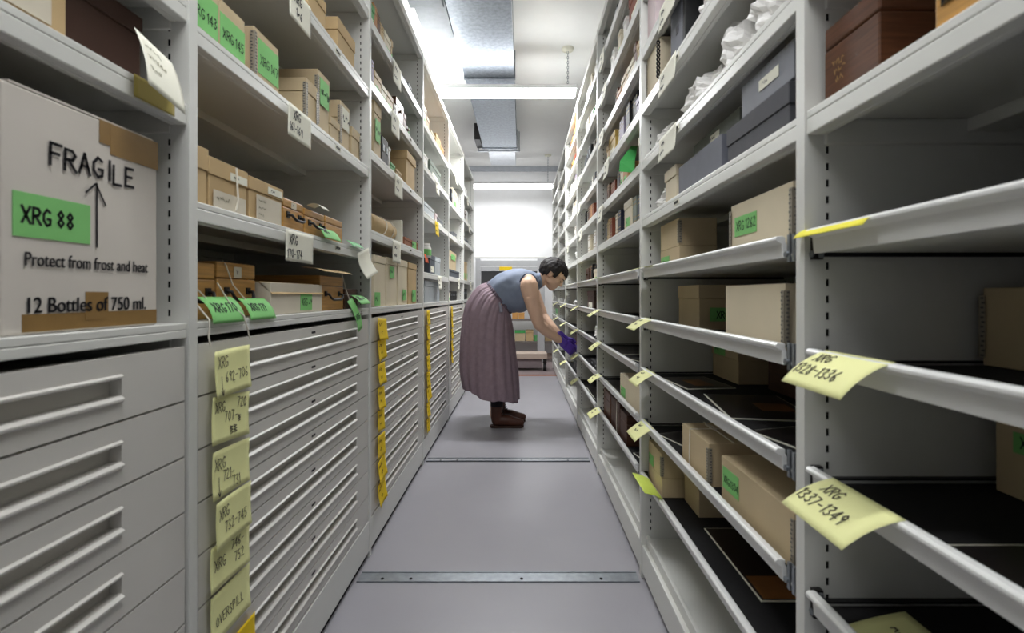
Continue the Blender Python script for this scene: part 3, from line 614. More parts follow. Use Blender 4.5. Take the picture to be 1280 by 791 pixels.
o = sheet('folded_paper', 'cream paper tie sticking up from the small wooden boxes', 'paper', 'L', 1.4, 1.255, .03, .05, .05, -40, 60, [CARD, INKB])
# ------------------------------------------------------------------ left side, third bay
for (ya, yb, h, mt, ds, lb, zz) in ((1.965, 2.13, .213, CREAM, 'tall cream box, nearest post', ('~~', .0, .45, .02, .28), 0), (2.148, 2.322, .218, CREAM, 'tall cream box, high green label', ('~~', .25, .68, .58, .82), 0),
                                (2.352, 2.535, .224, CREAM, 'tall cream box, tilted flap', ('~~', .42, .8, .1, .34), 0), (2.562, 2.755, .222, KRAFT, 'tall kraft box, far post', ('~~', .4, .85, .06, .34), 0)):
    b = BOX('L', 2, 0, ya, yb, .02, .24, h, mt, ds, lid=.14, label=lb)
t = place('paper_roll', 'L', 2.19, .07, ZL[2][1] + .0512); tag(t, 'rolled brown paper parcel ' + where('L', 2, 1), 'parcel')
MB().tube([(-.2, 0, 0), (-.19, 0, 0), (-.05, 0, .0), (.08, 0, 0), (.17, 0, 0), (.2, 0, 0)], [.041, .045, .043, .046, .042, .03], 20).build('wrapping', KRAFT, t)
mb = MB()
for x in (-.02, .1): mb.tube([(x + .01 * math.sin(a), .0475 * math.cos(a), .0475 * math.sin(a)) for a in [2 * PI * q / 20 for q in range(21)]], .0022, 6)
mb.build('string', STRING, t)
BOX('L', 2, 1, 2.2, 2.47, .15, .2, .10, TAN, 'long tan box behind the paper roll', lid=.25)
BOX('L', 2, 1, 2.42, 2.445, .02, .12, .12, CARD, 'upright ivory folder', lid=0, name='folder', cat='folder')
BOX('L', 2, 1, 2.48, 2.80, .02, .2, .045, M('terracotta_board', (150, 96, 70), .8), 'low red brown tray box', lid=.3, label=('~~~', .5, .8, .1, .9))
BOX('L', 2, 2, 1.965, 2.06, .02, .22, .228, TAN, 'very tall tan box', lid=.2, label=('~~~', .1, .8, .3, .7))
b = BOX('L', 2, 2, 2.52, 2.715, .02, .22, .19, KRAFT, 'large kraft box with overhanging lid', lid=.22, gap=.006)
wares('L', 2, 2, [('case', 'black', .11, .13, .15), ('file', 'white', .03, .11, .12), ('box', 'green', .08, .05, .12), .02, ('box', 'tan', .10, .045, .12)], 2.09)
wares('L', 2, 3, [('book', 'black', .03, .12, .14), ('book', 'lilac', .03, .135, .14), ('book', 'lilac', .025, .12, .14), ('box', 'tan', .10, .09, .15), ('box', 'cream', .09, .08, .15), ('box', 'tan', .1, .085, .15), .02, ('box', 'white', .035, .075, .1), ('wood', 'brown', .15, .125, .16), ('box', 'pink', .05, .10, .1), ('wood', 'dark brown', .05, .06, .1), ('file', 'green', .03, .06, .1)], 1.9)
wares('L', 2, 4, [('box', 'green', .09, .10, .12), ('book', 'orange', .05, .13, .15), ('book', 'brown', .04, .12, .15), ('book', 'tan', .05, .1, .15), ('box', 'cream', .11, .095, .15), ('box', 'tan', .03, .11, .15), .12, .1, ('case', 'black', .06, .05, .1), .03, ('box', 'grey', .07, .06, .1)], 1.9)
# ------------------------------------------------------------------ left side, far bays
wares('L', 3, 0, [('bag', 'white', .12, .17, .16), ('plastic', 'clear grey', .14, .14, .3), ('plastic', 'clear grey', .14, .14, .3), ('plastic', 'clear grey', .14, .14, .3), ('plastic', 'clear grey', .13, .14, .3)], 2.9)
wares('L', 3, 1, [('bag', 'white', .22, .10, .2), .03, ('box', 'slate', .2, .13, .22), ('plastic', 'clear grey', .22, .13, .25)], 2.93)
wares('L', 3, 2, [('plastic', 'clear grey', .38, .08, .2), .03, ('box', 'pink', .08, .07, .12), ('box', 'grey', .26, .06, .2)], 2.97)
wares('L', 3, 3, [('file', 'white', .14, .09, .12), .08, ('box', 'grey green', .4, .11, .08)], 2.98)
wares('L', 3, 4, [('box', 'cream', .12, .13, .15), ('box', 'tan', .1, .10, .15), .05, ('box', 'cream', .14, .06, .15), .05, ('box', 'tan', .2, .1, .15), ('box', 'orange', .14, .08, .15)], 2.95)
t = place('specimen_jar', 'L', 3.12, .06, ZL[3][1] + .1); t.location.z = ZL[3][1] + .102; tag(t, 'small white jar with green label on the plastic bag, fourth left bay', 'jar')
MB().tube([(0, 0, 0), (0, 0, .004), (0, 0, .06), (0, 0, .075)], [.05, .058, .058, .05], 18).build('jar_body', CM('white'), t)
MB().tube([(0, 0, .076), (0, 0, .09)], [.052, .05], 18).build('lid', CM('white'), t)
MB().tube([(0, 0, .012), (0, 0, .052)], .0592, 18).build('label', GREEN, t)
sheet('paper_tag', 'bright orange tag on the plastic bag, fourth left bay', 'tag', 'L', 3.07, 1.26, .03, .1, .055, 70, 88, [M('orange_paper', (244, 96, 40), .6), INKB])
BOX('L', 3, 1, 2.95, 3.2, .3, .2, .3, KRAFT, 'brown carton at the back', lid=.15)
wares('L', 4, 0, [('file', 'cream', .1, .07, .15), ('case', 'black', .2, .085, .2), ('case', 'black', .22, .085, .2)], 4.0)
BOX('L', 4, 1, 4.03, 4.65, .02, .25, .065, CM('slate'), 'long slate box', lid=.3)
BOX('L', 4, 1, 4.08, 4.5, .03, .22, .16, TAN, 'tan box standing on the slate box', z=ZL[4][1] + .0666, lid=.3, label=('~~~', .2, .8, .55, .85), loc='in fifth left bay')
wares('L', 4, 3, [.28, ('case', 'black', .06, .15, .15), ('box', 'cream', .28, .17, .2), ('file', 'white', .06, .15, .15)], 3.9)
wares('L', 4, 2, [.3, ('box', 'grey', .2, .06, .15)], 4.0)
wares('L', 5, 0, [('case', 'black', .22, .11, .2), ('case', 'black', .2, .12, .2)], 4.95)
wares('L', 5, 1, [('file', 'tan', .2, .19, .2), ('file', 'tan', .16, .2, .2), ('file', 'cream', .06, .21, .2)], 4.98)
wares('L', 5, 2, [('box', 'white', .14, .09, .15), ('case', 'black', .16, .07, .15), .03, ('box', 'slate', .2, .05, .15)], 4.95)
wares('L', 5, 3, [('box', 'white', .16, .16, .15), ('wood', 'brown', .12, .12, .15), ('box', 'white', .2, .14, .15)], 4.95)
wares('L', 5, 4, [.1, ('box', 'white', .3, .09, .15)], 4.95)
# ------------------------------------------------------------------ right side, nearest bay
t = wood_box('R', 0, 0, .602, .711, .022, .2, .112, MAHOG, 'scuffed mahogany box', handle=False)
mb = MB()
for j in range(3): strokes(mb, [('~~~' if j < 2 else '~~', -.036 + .004 * j, .046 - .012 * j, .014, 0)], lambda a, b2: (a, -.1006, b2), 0, .0008)
mb.build('worn_marking', M('worn_gold', (176, 142, 96), .7), t)
t = wood_box('R', 0, 0, .40, .521, .022, .2, .112, HONEY, 'honey coloured wooden box', handle=False)
mb = MB(); mb.box(-.052, -.012, -.1015, -.1002, .03, .09)
for a in range(6):
    for c in range(8): mb.tube([(-.049 + a * .0068, -.1016, .034 + c * .007), (-.049 + a * .0068, -.1021, .034 + c * .007)], .002, 6, 1)
mb.build('pierced_plate', [BRASS, SLOT], t)
BOX('R', 0, 't1', .45, .706, .25, .22, .112, TAN, 'large tan metal-edged box', lid=0, edges='l')
BOX('R', 0, 't2', .43, .683, .246, .23, .112, TAN, 'tan box with green label', lid=0, label=('XRG', .1, .5, .55, .8))
flat_print('R', 0, 't2', .28, .53, .03, .2, 'dark print with white edge')
flat_print('R', 0, 't3', .30, .55, .03, .22, 'dark print with white edge')
# ------------------------------------------------------------------ right side, second bay
BOX('R', 1, 't0', 1.405, 1.595, .035, .11, .070, TAN, 'tan box at bottom of pair', lid=0, label=('~~~', .06, .5, .2, .7))
BOX('R', 1, 't0', 1.407, 1.593, .035, .11, .082, TAN, 'tan metal-edged box stacked on its pair', z=zshelf('R', 1, 't0') + .0705, lid=0, edges='r', loc='on first tray down')
BOX('R', 1, 't0', .808, 1.046, .03, .25, .118, CREAM, 'cream box labelled XRG 1262', lid=0, edges='lr', label=('XRG 1262', .08, .48, .42, .76))
BOX('R', 1, 't0', 1.06, 1.3, .26, .15, .07, TAN, 'low tan box at the back', lid=.3)
b = BOX('R', 1, 't1', 1.425, 1.61, .10, .34, .132, TAN, 'tan lidded box with end label', lid=.3)
mb = MB().box(.0958, .0966, -.14, .02, .025, .065); strokes(mb, [('XRG 12~~', -.12, .034, .02, 0)], lambda a, b2: (.0970, a, b2), 1, .0012)
mb.build('label', [GREEN, INKB], b)
BOX('R', 1, 't1', .833, 1.075, .03, .25, .122, CREAM, 'plain cream metal-edged box', lid=0, edges='r')
BOX('R', 1, 't1', .80, 1.2, .33, .14, .135, TAN, 'long tan box at the back', lid=.3)
BOX('R', 1, 't2', 1.486, 1.686, .243, .2, .128, TAN, 'tan lidded box with green label', lid=.42, label=('~~~', .12, .55, .6, .85))
BOX('R', 1, 't2', 1.2, 1.42, .30, .17, .12, DWOOD, 'dark wooden chest', lid=.3, name='wooden_chest', cat='chest')
flat_print('R', 1, 't2', 1.06, 1.33, .06, .25, 'dark print with white edge, middle one', patch=(-.1, .2, .0, .4), rot=-9)
flat_print('R', 1, 't2', .81, 1.01, .06, .27, 'dark print with white edge, near one', patch=(-.3, .0, .1, .4), rot=16)
flat_print('R', 1, 't2', 1.42, 1.62, .05, .20, 'dark print with faint gold panel', patch=(-.2, .3, -.2, .2), rot=6)
b = BOX('R', 1, 't3', 1.15, 1.34, .022, .32, .104, TAN, 'tan box tied with string', lid=0, edges='r')
mb = MB().tube([(-.03, -.1625, .0), (-.03, -.163, .05), (-.03, -.1615, .1045), (-.03, 0, .1060), (-.03, .155, .1055)], .0018, 6)
for s_ in (-1, 1): mb.tube([(-.03, -.10, .106), (-.03 + s_ * .014, -.115, .112), (-.03 + s_ * .026, -.105, .109), (-.03 + s_ * .012, -.095, .107), (-.03, -.10, .1065)], .0018, 6)
mb.tube([(-.095, -.10, .1055), (.095, -.10, .1055)], .0018, 6)
mb.build('string', STRING, b)
BOX('R', 1, 't3', 1.36, 1.5, .22, .2, .125, TAN, 'tan box at the back', lid=.3)
BOX('R', 1, 't3', .796, 1.087, .026, .30, .098, TAN, 'long tan box labelled XRG 1304', lid=0, edges='r', label=('XRG 1304', .03, .30, .32, .80))
flat_print('R', 1, 't3', 1.42, 1.62, .05, .2, 'dark print with white edge', rot=18)
BOX('R', 1, 't4', 1.536, 1.695, .022, .12, .06, TAN, 'low tan box under its pair', lid=0)
BOX('R', 1, 't4', 1.538, 1.693, .022, .11, .078, TAN, 'tan metal-edged box stacked on its pair', z=zshelf('R', 1, 't4') + .0605, lid=0, edges='r', loc='on bottom tray', label=('~', .05, .4, .05, .5))
BOX('R', 1, 't4', 1.40, 1.525, .09, .14, .105, TAN, 'tan round-cornered box beside the stacked pair', lid=.25)
flat_print('R', 1, 't4', 1.016, 1.335, .08, .30, 'large dark print with orange corner', col=(34, 22, 18), patch=(.22, .48, -.46, .3))
# fixed shelves
bundle('R', 1, 0, 1.50, 1.675, .02, .12, .075, 3.2, 'white tissue bundle at far post', name='tissue_bundle')
BOX('R', 1, 0, 1.385, 1.49, .02, .12, .10, CREAM, 'small cream box', lid=.3)
BOX('R', 1, 0, 1.072, 1.365, .02, .28, .083, GREYB, 'long low grey box', lid=.0, name='grey_box')
b = BOX('R', 1, 0, 1.05, 1.33, .05, .24, .05, M('grey_green_board', (108, 112, 104), .7), 'grey green box with label on the long grey box', z=ZR[0] + .0845, lid=0, name='grey_box', loc='in second right bay', label=('~~~', .42, .62, .25, .75, CARD))
BOX('R', 1, 0, .80, 1.04, .02, .28, .078, DGREY, 'dark grey clamshell box, lower', lid=.45, gap=.002, name='clamshell_box')
b = BOX('R', 1, 0, .80, .985, .03, .26, .066, M('pale_grey_board', (136, 138, 146), .65, var=.05, scale=30), 'grey flap box on clamshell, with white label', z=ZR[0] + .0796, lid=.0, name='clamshell_box', loc='in second right bay', label=('~~~', .3, .68, .4, .7, CARD))
MB().box(-.0935, .0955, -.1345, -.1312, .004, .069).build('front_flap', MATS['pale_grey_board'], b, bevel=.0015)
plate(b, .185, .26, -.02, .05, .028, .048, CARD, [('~~~', .2, .25, .5, 0)], .0006, dy=.006)
for j, (ya, yb, h) in enumerate(((.76, .873, .156), (.878, .998, .152), (1.001, 1.163, .156), (1.17, 1.436, .125), (1.44, 1.69, .085))):
    bundle('R', 1, 1, ya, yb, .015, .17, h, 5.3 + j * 2.7, 'crumpled tissue bundle, %s from near post,' % ORD[j])
b = BOX('R', 1, 2, 1.545, 1.705, .02, .14, .155, CREAM, 'cream file box with black spiral edge', lid=0, edges='l', name='file_box')
mb = MB()
for q in range(9): mb.tube([(.072 + .009 * math.cos(a), -.0725 - .004 * math.sin(a) - .002, .03 + q * .0135 + .004 * math.sin(a)) for a in [2 * PI * e / 8 for e in range(9)]], .0026, 6)
mb.build('spiral', IRON, b)
BOX('R', 1, 2, 1.335, 1.437, .02, .16, .155, GREYB, 'tall grey box', lid=0, name='grey_box', label=('~', .5, .7, .45, .6, DGREY))
BOX('R', 1, 2, 1.31, 1.333, .02, .16, .155, CM('black'), 'dark near side of tall grey box', lid=0, name='dark_side_slab', cat='case')  # added slab, gives the tall grey box its dark near side
bundle('R', 1, 2, 1.1, 1.29, .02, .15, .12, 9.1, 'white tissue bundle beside the tall grey box')
bundle('R', 1, 2, .80, 1.08, .02, .15, .12, 12.1, 'white tissue bundle near the near post')
BOX('R', 1, 3, 1.6, 1.70, .02, .16, .17, CM('pink'), 'pale pink file box', lid=0, name='file_box')
BOX('R', 1, 3, 1.2, 1.38, .02, .16, .14, GREYB, 'grey box out of reach', lid=.3, name='grey_box')
# ------------------------------------------------------------------ right side, third bay
wares('R', 2, 0, [.02, ('book', 'slate', .13, .112, .17), ('book', 'grey green', .06, .12, .16), ('box', 'cream', .14, .122, .16), ('book', 'dark brown', .08, .105, .15), ('book', 'navy', .055, .115, .15), ('book', 'black', .035, .11, .15), ('book', 'cream', .05, .115, .15), ('book', 'brown', .07, .12, .15), ('book', 'red brown', .05, .112, .15), ('book', 'tan', .07, .118, .15), ('book', 'gold', .05, .11, .15), ('book', 'slate', .06, .118, .15)], 1.76)
wares('R', 2, 1, [('box', 'cream', .09, .12, .15), .19, ('box', 'orange', .10, .09, .15), ('box', 'cream', .06, .10, .15), ('book', 'white', .03, .125, .15), ('book', 'black', .03, .13, .15), ('book', 'navy', .03, .128, .15), ('book', 'grey', .06, .12, .15), .06, ('book', 'red brown', .12, .10, .15), ('book', 'brown', .06, .11, .15)], 1.76)
mb = MB(); q1, q2, q3, q4, q5, q6 = [Vector(p) for p in ((.386, 1.90, 1.527), (.445, 1.90, 1.530), (.442, 1.895, 1.4795), (.384, 1.905, 1.487), (.464, 2.05, 1.632), (.492, 2.05, 1.634))]
mb.add([q1, q2, q3, q4, q5, q6], [(0, 3, 2, 1), (0, 1, 5, 4)]); o = mb.build('green_card', DGREEN, solid=.0012)
tag(o, 'bright green folded card jutting out over a shelf lip, third right bay', 'card')
wares('R', 2, 2, [('box', 'pink', .06, .07, .15), ('box', 'lilac', .07, .085, .15), .05, ('book', 'black', .09, .15, .17), ('book', 'black', .07, .145, .17), .06, ('book', 'lilac', .09, .13, .15), ('book', 'cream', .06, .11, .15), ('box', 'gold', .16, .12, .15), ('box', 'tan', .07, .10, .15)], 1.76)
wares('R', 2, 3, [('box', 'tan', .11, .10, .16), ('box', 'brown', .05, .12, .16), ('box', 'cream', .11, .085, .16), ('box', 'tan', .13, .09, .16), ('box', 'orange', .10, .07, .16), .03, ('book', 'brown', .06, .12, .15), ('book', 'dark brown', .04, .12, .15)], 1.77)
wares('R', 2, 4, [('box', 'red brown', .25, .155, .18), .05, ('file', 'white', .06, .12, .15), .06, ('file', 'cream', .06, .13, .15), .08, ('file', 'white', .05, .12, .15), ('file', 'white', .05, .11, .15)], 1.77)
wares('R', 2, 5, [.3, ('file', 'white', .06, .12, .15), .1, ('case', 'black', .05, .09, .1)], 1.8)
BOX('R', 2, 't3', 1.83, 2.2, .025, .16, .105, CREAM, 'cream box with green label', lid=0, label=('~~', .06, .3, .12, .5))
for j, (ya, yb, mt, h) in enumerate(((2.06, 2.2, DWOOD, .13), (2.21, 2.42, DWOOD, .145), (2.44, 2.64, MAHOG, .14))):
    b = wood_box('R', 2, 't4', ya, yb, .025, .2, h, mt, ['dark wooden box, nearest of three', 'dark wooden box with string, middle of three', 'red mahogany box, farthest of three'][j], handle=False)
    if j == 1: MB().tube([(.04, -.1015, .0), (.04, -.102, .07), (.04, -.101, .146), (.04, .1, .147)], .0022, 6).build('string', STRING, b)
for k in (2, 3): flat_print('R', 2, 't%d' % k, 2.25, 2.6, .03, .25, 'dark print with white edge, far one'); 
flat_print('R', 2, 't2', 1.84, 2.14, .07, .28, 'dark print with white edge, near one', patch=(-.2, .1, -.1, .2), rot=14)
flat_print('R', 2, 't4', 1.80, 2.0, .05, .28, 'dark print with white edge', rot=12)
# ------------------------------------------------------------------ right side, far bays
wares('R', 3, 't0', [.04, ('box', 'cream', .22, .085, .15), .03, ('book', 'black', .06, .12, .15), ('book', 'black', .06, .125, .15), ('book', 'brown', .07, .12, .15), ('wood', 'dark brown', .14, .11, .15)], 2.74)
wares('R', 3, 't1', [.25, ('box', 'dark brown', .3, .13, .15)], 2.74)
wares('R', 3, 't2', [.06, ('bag', 'white', .4, .12, .2)], 2.74)
wares('R', 3, 't3', [.1, ('case', 'black', .3, .05, .2)], 2.74)
flat_print('R', 3, 't4', 3.0, 3.4, .03, .3, 'dark print with white edge')
def shelfful(bay, k, spec, start=.03):
    wares('R', bay, k, spec, RY[bay] + start)
def rowb(cols, hs, w0=.045):
    return [('book', c, w0 + .012 * ((i * 7) % 3), hs + .006 * ((i * 5) % 4 - 2), .15) for i, c in enumerate(cols)]
shelfful(3, 0, rowb(['dark brown', 'slate', 'brown', 'white', 'cream', 'white', 'cream', 'white'], .12, .055))
shelfful(3, 1, [.12] + rowb(['white', 'cream'], .15) + [.12] + rowb(['red brown', 'orange', 'brown', 'black', 'white', 'black'], .125, .06))
shelfful(3, 2, [.2] + rowb(['black', 'slate', 'black', 'white', 'grey'], .10, .055))
shelfful(3, 3, [.08] + rowb(['black', 'black', 'slate', 'black'], .10, .06) + [.05, ('case', 'black', .16, .12, .15), ('case', 'black', .14, .10, .15)])
shelfful(3, 4, [.1, ('case', 'black', .08, .09, .12), .05, ('file', 'green', .06, .08, .12), ('box', 'white', .12, .09, .15), .05, ('box', 'cream', .16, .11, .15)])
shelfful(3, 5, [.1, ('file', 'white', .06, .12, .15), ('file', 'white', .06, .1, .15), .1, ('file', 'cream', .06, .13, .15), ('box', 'cream', .2, .1, .15)])
shelfful(4, 0, [.1, ('bag', 'white', .4, .15, .18)])
shelfful(4, 1, [.15] + rowb(['white', 'brown', 'white', 'dark brown'], .1, .06))
shelfful(4, 2, rowb(['white', 'cream', 'white', 'white', 'cream', 'white', 'white', 'cream', 'white'], .14, .07))
shelfful(4, 3, rowb(['white', 'cream', 'white', 'lilac', 'white', 'white', 'cream', 'white'], .13, .08))
shelfful(4, 4, [.08, ('wood', 'brown', .16, .13, .15), ('box', 'red brown', .14, .1, .15), .03, ('wood', 'orange', .2, .1, .15)])
shelfful(4, 5, [.05, ('box', 'orange', .2, .13, .15), ('wood', 'orange', .18, .12, .15), .02, ('box', 'orange', .2, .1, .15)])
shelfful(5, 0, rowb(['white', 'gold', 'slate', 'white', 'black'], .1, .07))
shelfful(5, 1, [.1] + rowb(['slate', 'white', 'black', 'white', 'black'], .12, .07))
shelfful(5, 2, [.1, ('case', 'black', .2, .12, .15), ('box', 'white', .2, .1, .15)])
shelfful(5, 3, rowb(['white', 'black', 'slate', 'white', 'cream', 'black'], .12, .08))
shelfful(5, 4, [.1, ('box', 'slate', .25, .12, .15), ('box', 'cream', .25, .1, .15)])
shelfful(5, 5, [.1, ('box', 'slate', .3, .08, .15)])
shelfful(6, 1, rowb(['white', 'slate', 'black', 'cream'], .12, .09))
shelfful(6, 3, rowb(['black', 'white', 'cream', 'slate'], .12, .09))
wares('R', 4, 't1', [.3, ('bag', 'white', .3, .08, .15)], 3.75)
wares('R', 4, 't3', [.28, ('book', 'red brown', .1, .13, .15), ('book', 'dark brown', .1, .13, .15)], 3.74)
wares('R', 4, 't4', [.1, ('case', 'black', .35, .08, .2)], 3.75)
wares('R', 5, 't1', [.2, ('bag', 'white', .4, .1, .15)], 4.75)
wares('R', 5, 't3', [.1, ('bag', 'white', .5, .1, .18)], 4.75)
wares('R', 6, 't2', [.2, ('box', 'green', .4, .1, .15)], 5.75)

# ------------------------------------------------------------------ far end of the room
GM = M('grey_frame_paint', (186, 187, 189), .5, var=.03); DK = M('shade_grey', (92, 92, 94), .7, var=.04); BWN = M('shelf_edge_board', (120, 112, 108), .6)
t = empty('back_shelving', (-.05, 7.46, 0)); tag(t, 'grey steel shelving with two boards standing against the back wall', 'shelving unit')
PXW = lambda px: (px - 652) / F * 7.2 + .05
zz = lambda py: 1 + (369 - py) / F * 7.2
for xa, xb in ((PXW(594), PXW(600)), (PXW(672), PXW(681))): MB().box(xa, xb, -.20, -.14, 0, zz(322.5)).build('post', GM, t, bevel=.004)
MB().box(PXW(593), PXW(684), -.20, -.16, zz(322.5) + .001, zz(321) + .01).build('top_panel', STEEL, t, bevel=.003)
MB().box(PXW(599.5), PXW(672.5), -.20, -.16, zz(332), zz(325)).box(PXW(599.5), PXW(672.5), -.195, -.15, zz(337.5), zz(333)).build('crossbeam', GM, t, bevel=.004)
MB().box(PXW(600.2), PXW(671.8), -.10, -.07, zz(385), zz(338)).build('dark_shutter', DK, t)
MB().box(PXW(624), PXW(640), -.204, -.201, zz(338), zz(333)).build('yellow_strip', YELLOW, t)
for py in (400, 428): MB().box(PXW(600.2), PXW(700), -.13, .12, zz(py + 1.8), zz(py - .6)).build('shelf_board', BWN, t, bevel=.002)
def wbox(px0, px1, py0, py1, mat, lab, top=None):
    w_ = (px1 - px0) / F * 7.2; h = (py1 - py0) / F * 7.2; o = empty('storage_box', (PXW((px0 + px1) / 2) - .05, 7.46, zz(py1) + .0008)); tag(o, lab, 'box', 'boxes on the back wall frame')
    MB().box(-w_ / 2, w_ / 2, -.10, .10, 0, h * .78).build('body', mat, o, bevel=.003); MB().box(-w_ / 2 - .003, w_ / 2 + .003, -.103, .103, h * .782, h).build('lid', top or mat, o, bevel=.003)
OR = M('orange_board', (214, 160, 92), .7)
wbox(640, 647, 391, 399.4, OR, 'small orange box on the upper board of the back frame, nearer the skirt'); wbox(648, 655.5, 391.5, 399.4, OR, 'small orange box on the upper board of the back frame, nearer the arm')
wbox(643.5, 656.5, 414.5, 427.4, TAN, 'tan box with green lid on the lower board of the back frame', DGREEN); wbox(657.5, 667, 413.8, 427.4, KRAFT, 'kraft box in the middle of the lower back frame board')
wbox(668, 672, 420.5, 427.4, CM('green'), 'small pale green box between kraft boxes on the back frame'); wbox(682, 694, 414, 427.4, KRAFT, 'kraft box behind the forearm on the lower back frame board')
t = empty('trolley', (.0, 6.55, 0)); tag(t, 'low trolley with beige deck and black castors standing beyond the aisle', 'trolley')
MB().box(-.42, .34, -.12, .18, .155, .225).build('deck', M('trolley_deck', (196, 178, 164), .6), t, bevel=.004)
MB().box(-.40, .27, -.08, .16, .03, .154).build('undercarriage', M('trolley_under', (132, 120, 122), .5, var=.1, stretch=(1, 1, 20)), t, bevel=.003)
for sx in (-.36, .31):
    o = MB().box(sx - .024, sx + .024, -.118, -.05, .10, .1545).build('castor_fork', IRON, t); MB().tube([(sx - .02, -.084, .045), (sx + .02, -.084, .045)], .05, 18).build('wheel', CM('black'), o)

# ------------------------------------------------------------------ person
YP = 3.76
SKIN = M('skin', (222, 184, 158), .5, var=.04, scale=12); SKIRT = M('skirt_cloth', (148, 128, 138), .8, var=.10, scale=30, bump=.2); BLOUSE = M('blouse_cloth', (126, 136, 156), .75, var=.08, scale=18, bump=.3)
HAIR = M('hair_black', (26, 20, 20), .62, var=.3, scale=40, stretch=(1, 1, 6)); GLOVE = M('purple_nitrile', (92, 62, 168), .4, var=.06, scale=30, bump=.2); BOOT = M('brown_leather', (82, 48, 36), .45, var=.15, scale=20); SOCK = M('dark_sock', (34, 30, 36), .9)
P = empty('person', (-.10, YP, 0)); tag(P, 'person in grey sleeveless top, mauve skirt and purple gloves bending over a tray', 'person')
ox = .10
def V(x, y, z): return Vector((x + ox, y, z))            # world x, offset from YP
def limb(mb, pts, n=14):
    """pts: (Vector, radius); a round chain with rounded ends"""
    full = []
    for (a, ra), (b2, rb) in zip(pts, pts[1:]):
        for k in range(6): full.append((a.lerp(b2, k / 6), ra + (rb - ra) * k / 6))
    full.append(pts[-1]); mb.tube([p for p, _ in full], [r_ for _, r_ in full], n)
    for q in pts: mb.ell(q[0], (q[1],) * 3, 12, 8)
def remesh(o, vox, smooth=4):
    md = o.modifiers.new('skin', 'REMESH'); md.mode = 'VOXEL'; md.voxel_size = vox; md.use_smooth_shade = True
    s_ = o.modifiers.new('soft', 'SMOOTH'); s_.factor = .5; s_.iterations = smooth
HC = V(.245, 0, 1.168); fa = math.radians(46); fd = Vector((math.cos(fa), -.06, -math.sin(fa))).normalized(); ud = Vector((math.sin(fa), 0, math.cos(fa))); sd = ud.cross(fd).normalized(); ud = fd.cross(sd)
HR = Matrix((fd, sd, ud)).transposed()
def H(f, s_, u): return HC + fd * f + sd * s_ + ud * u
mb = MB()
mb.ell(H(-.008, 0, .012), (.096, .077, .090), 24, 16, HR); mb.ell(H(.045, 0, -.035), (.052, .060, .075), 20, 14, HR); mb.ell(H(.066, 0, -.082), (.032, .036, .028), 16, 10, HR)
mb.ell(H(.058, 0, .03), (.042, .058, .035), 16, 10, HR); limb(mb, [(H(.094, 0, .010), .007), (H(.112, 0, -.022), .0105)]); mb.ell(H(.104, 0, -.028), (.010, .016, .009), 10, 8, HR)
mb.ell(H(.089, 0, -.054), (.012, .024, .007), 12, 8, HR); mb.ell(H(.087, 0, -.066), (.011, .020, .007), 12, 8, HR); mb.ell(H(.092, 0, .02), (.008, .045, .009), 12, 8, HR)
for s_ in (-1, 1):
    mb.ell(H(.062, s_ * .042, -.028), (.022, .018, .022), 12, 8, HR); mb.ell(H(-.006, s_ * .079, -.022), (.018, .009, .030), 12, 10, HR); mb.ell(H(.02, s_ * .052, -.06), (.035, .014, .026), 12, 8, HR)
limb(mb, [(H(-.03, 0, -.03), .058), (H(-.032, 0, -.085), .052), (V(.125, 0, 1.105), .058), (V(.05, 0, 1.08), .075)])
for (x, z, rx, rz) in ((-.19, .97, .12, .12), (-.12, 1.01, .12, .12), (-.03, 1.05, .11, .12), (.05, 1.07, .08, .10)): mb.ell(V(x, 0, z), (rx, .15, rz), 18, 12)
limb(mb, [(V(.045, -.12, 1.09), .072), (V(.055, -.185, 1.065), .070), (V(.072, -.20, .98), .060), (V(.11, -.195, .84), .048), (V(.13, -.185, .785), .044), (V(.19, -.15, .732), .042), (V(.27, -.11, .675), .031), (V(.305, -.092, .650), .026)])
limb(mb, [(V(.055, .12, 1.08), .065), (V(.075, .17, 1.06), .062), (V(.13, .16, .93), .050), (V(.17, .15, .83), .044), (V(.23, .10, .76), .038), (V(.30, .04, .69), .027), (V(.322, .03, .668), .025)])
for s_ in (-1, 1): limb(mb, [(V(-.20, s_ * .08, .93), .095), (V(-.185, s_ * .085, .72), .075), (V(-.16, s_ * .085, .48), .052), (V(-.185, s_ * .085, .32), .05), (V(-.185 + .02 * s_, s_ * .085, .09), .034)])
body = mb.build('body', SKIN, P); remesh(body, .0058, 3)
for s_ in (-1, 1):                                           # eyes looking down, brows
    o = MB().ell(H(.0885, s_ * .033, -.006), (.006, .012, .0035), 12, 8, HR).build('eye', M('eye_dark', (40, 30, 28), .3), P)
    MB().tube([H(.0965, s_ * .012, .0185), H(.0955, s_ * .028, .021), H(.085, s_ * .05, .018)], [.003, .004, .002], 8).build('eyebrow', HAIR, P)
MB().tube([H(.0905, -.017, -.060), H(.0965, 0, -.0605), H(.0905, .017, -.060)], [.002, .004, .002], 8).build('lips', M('lip_tone', (176, 108, 98), .5), P)
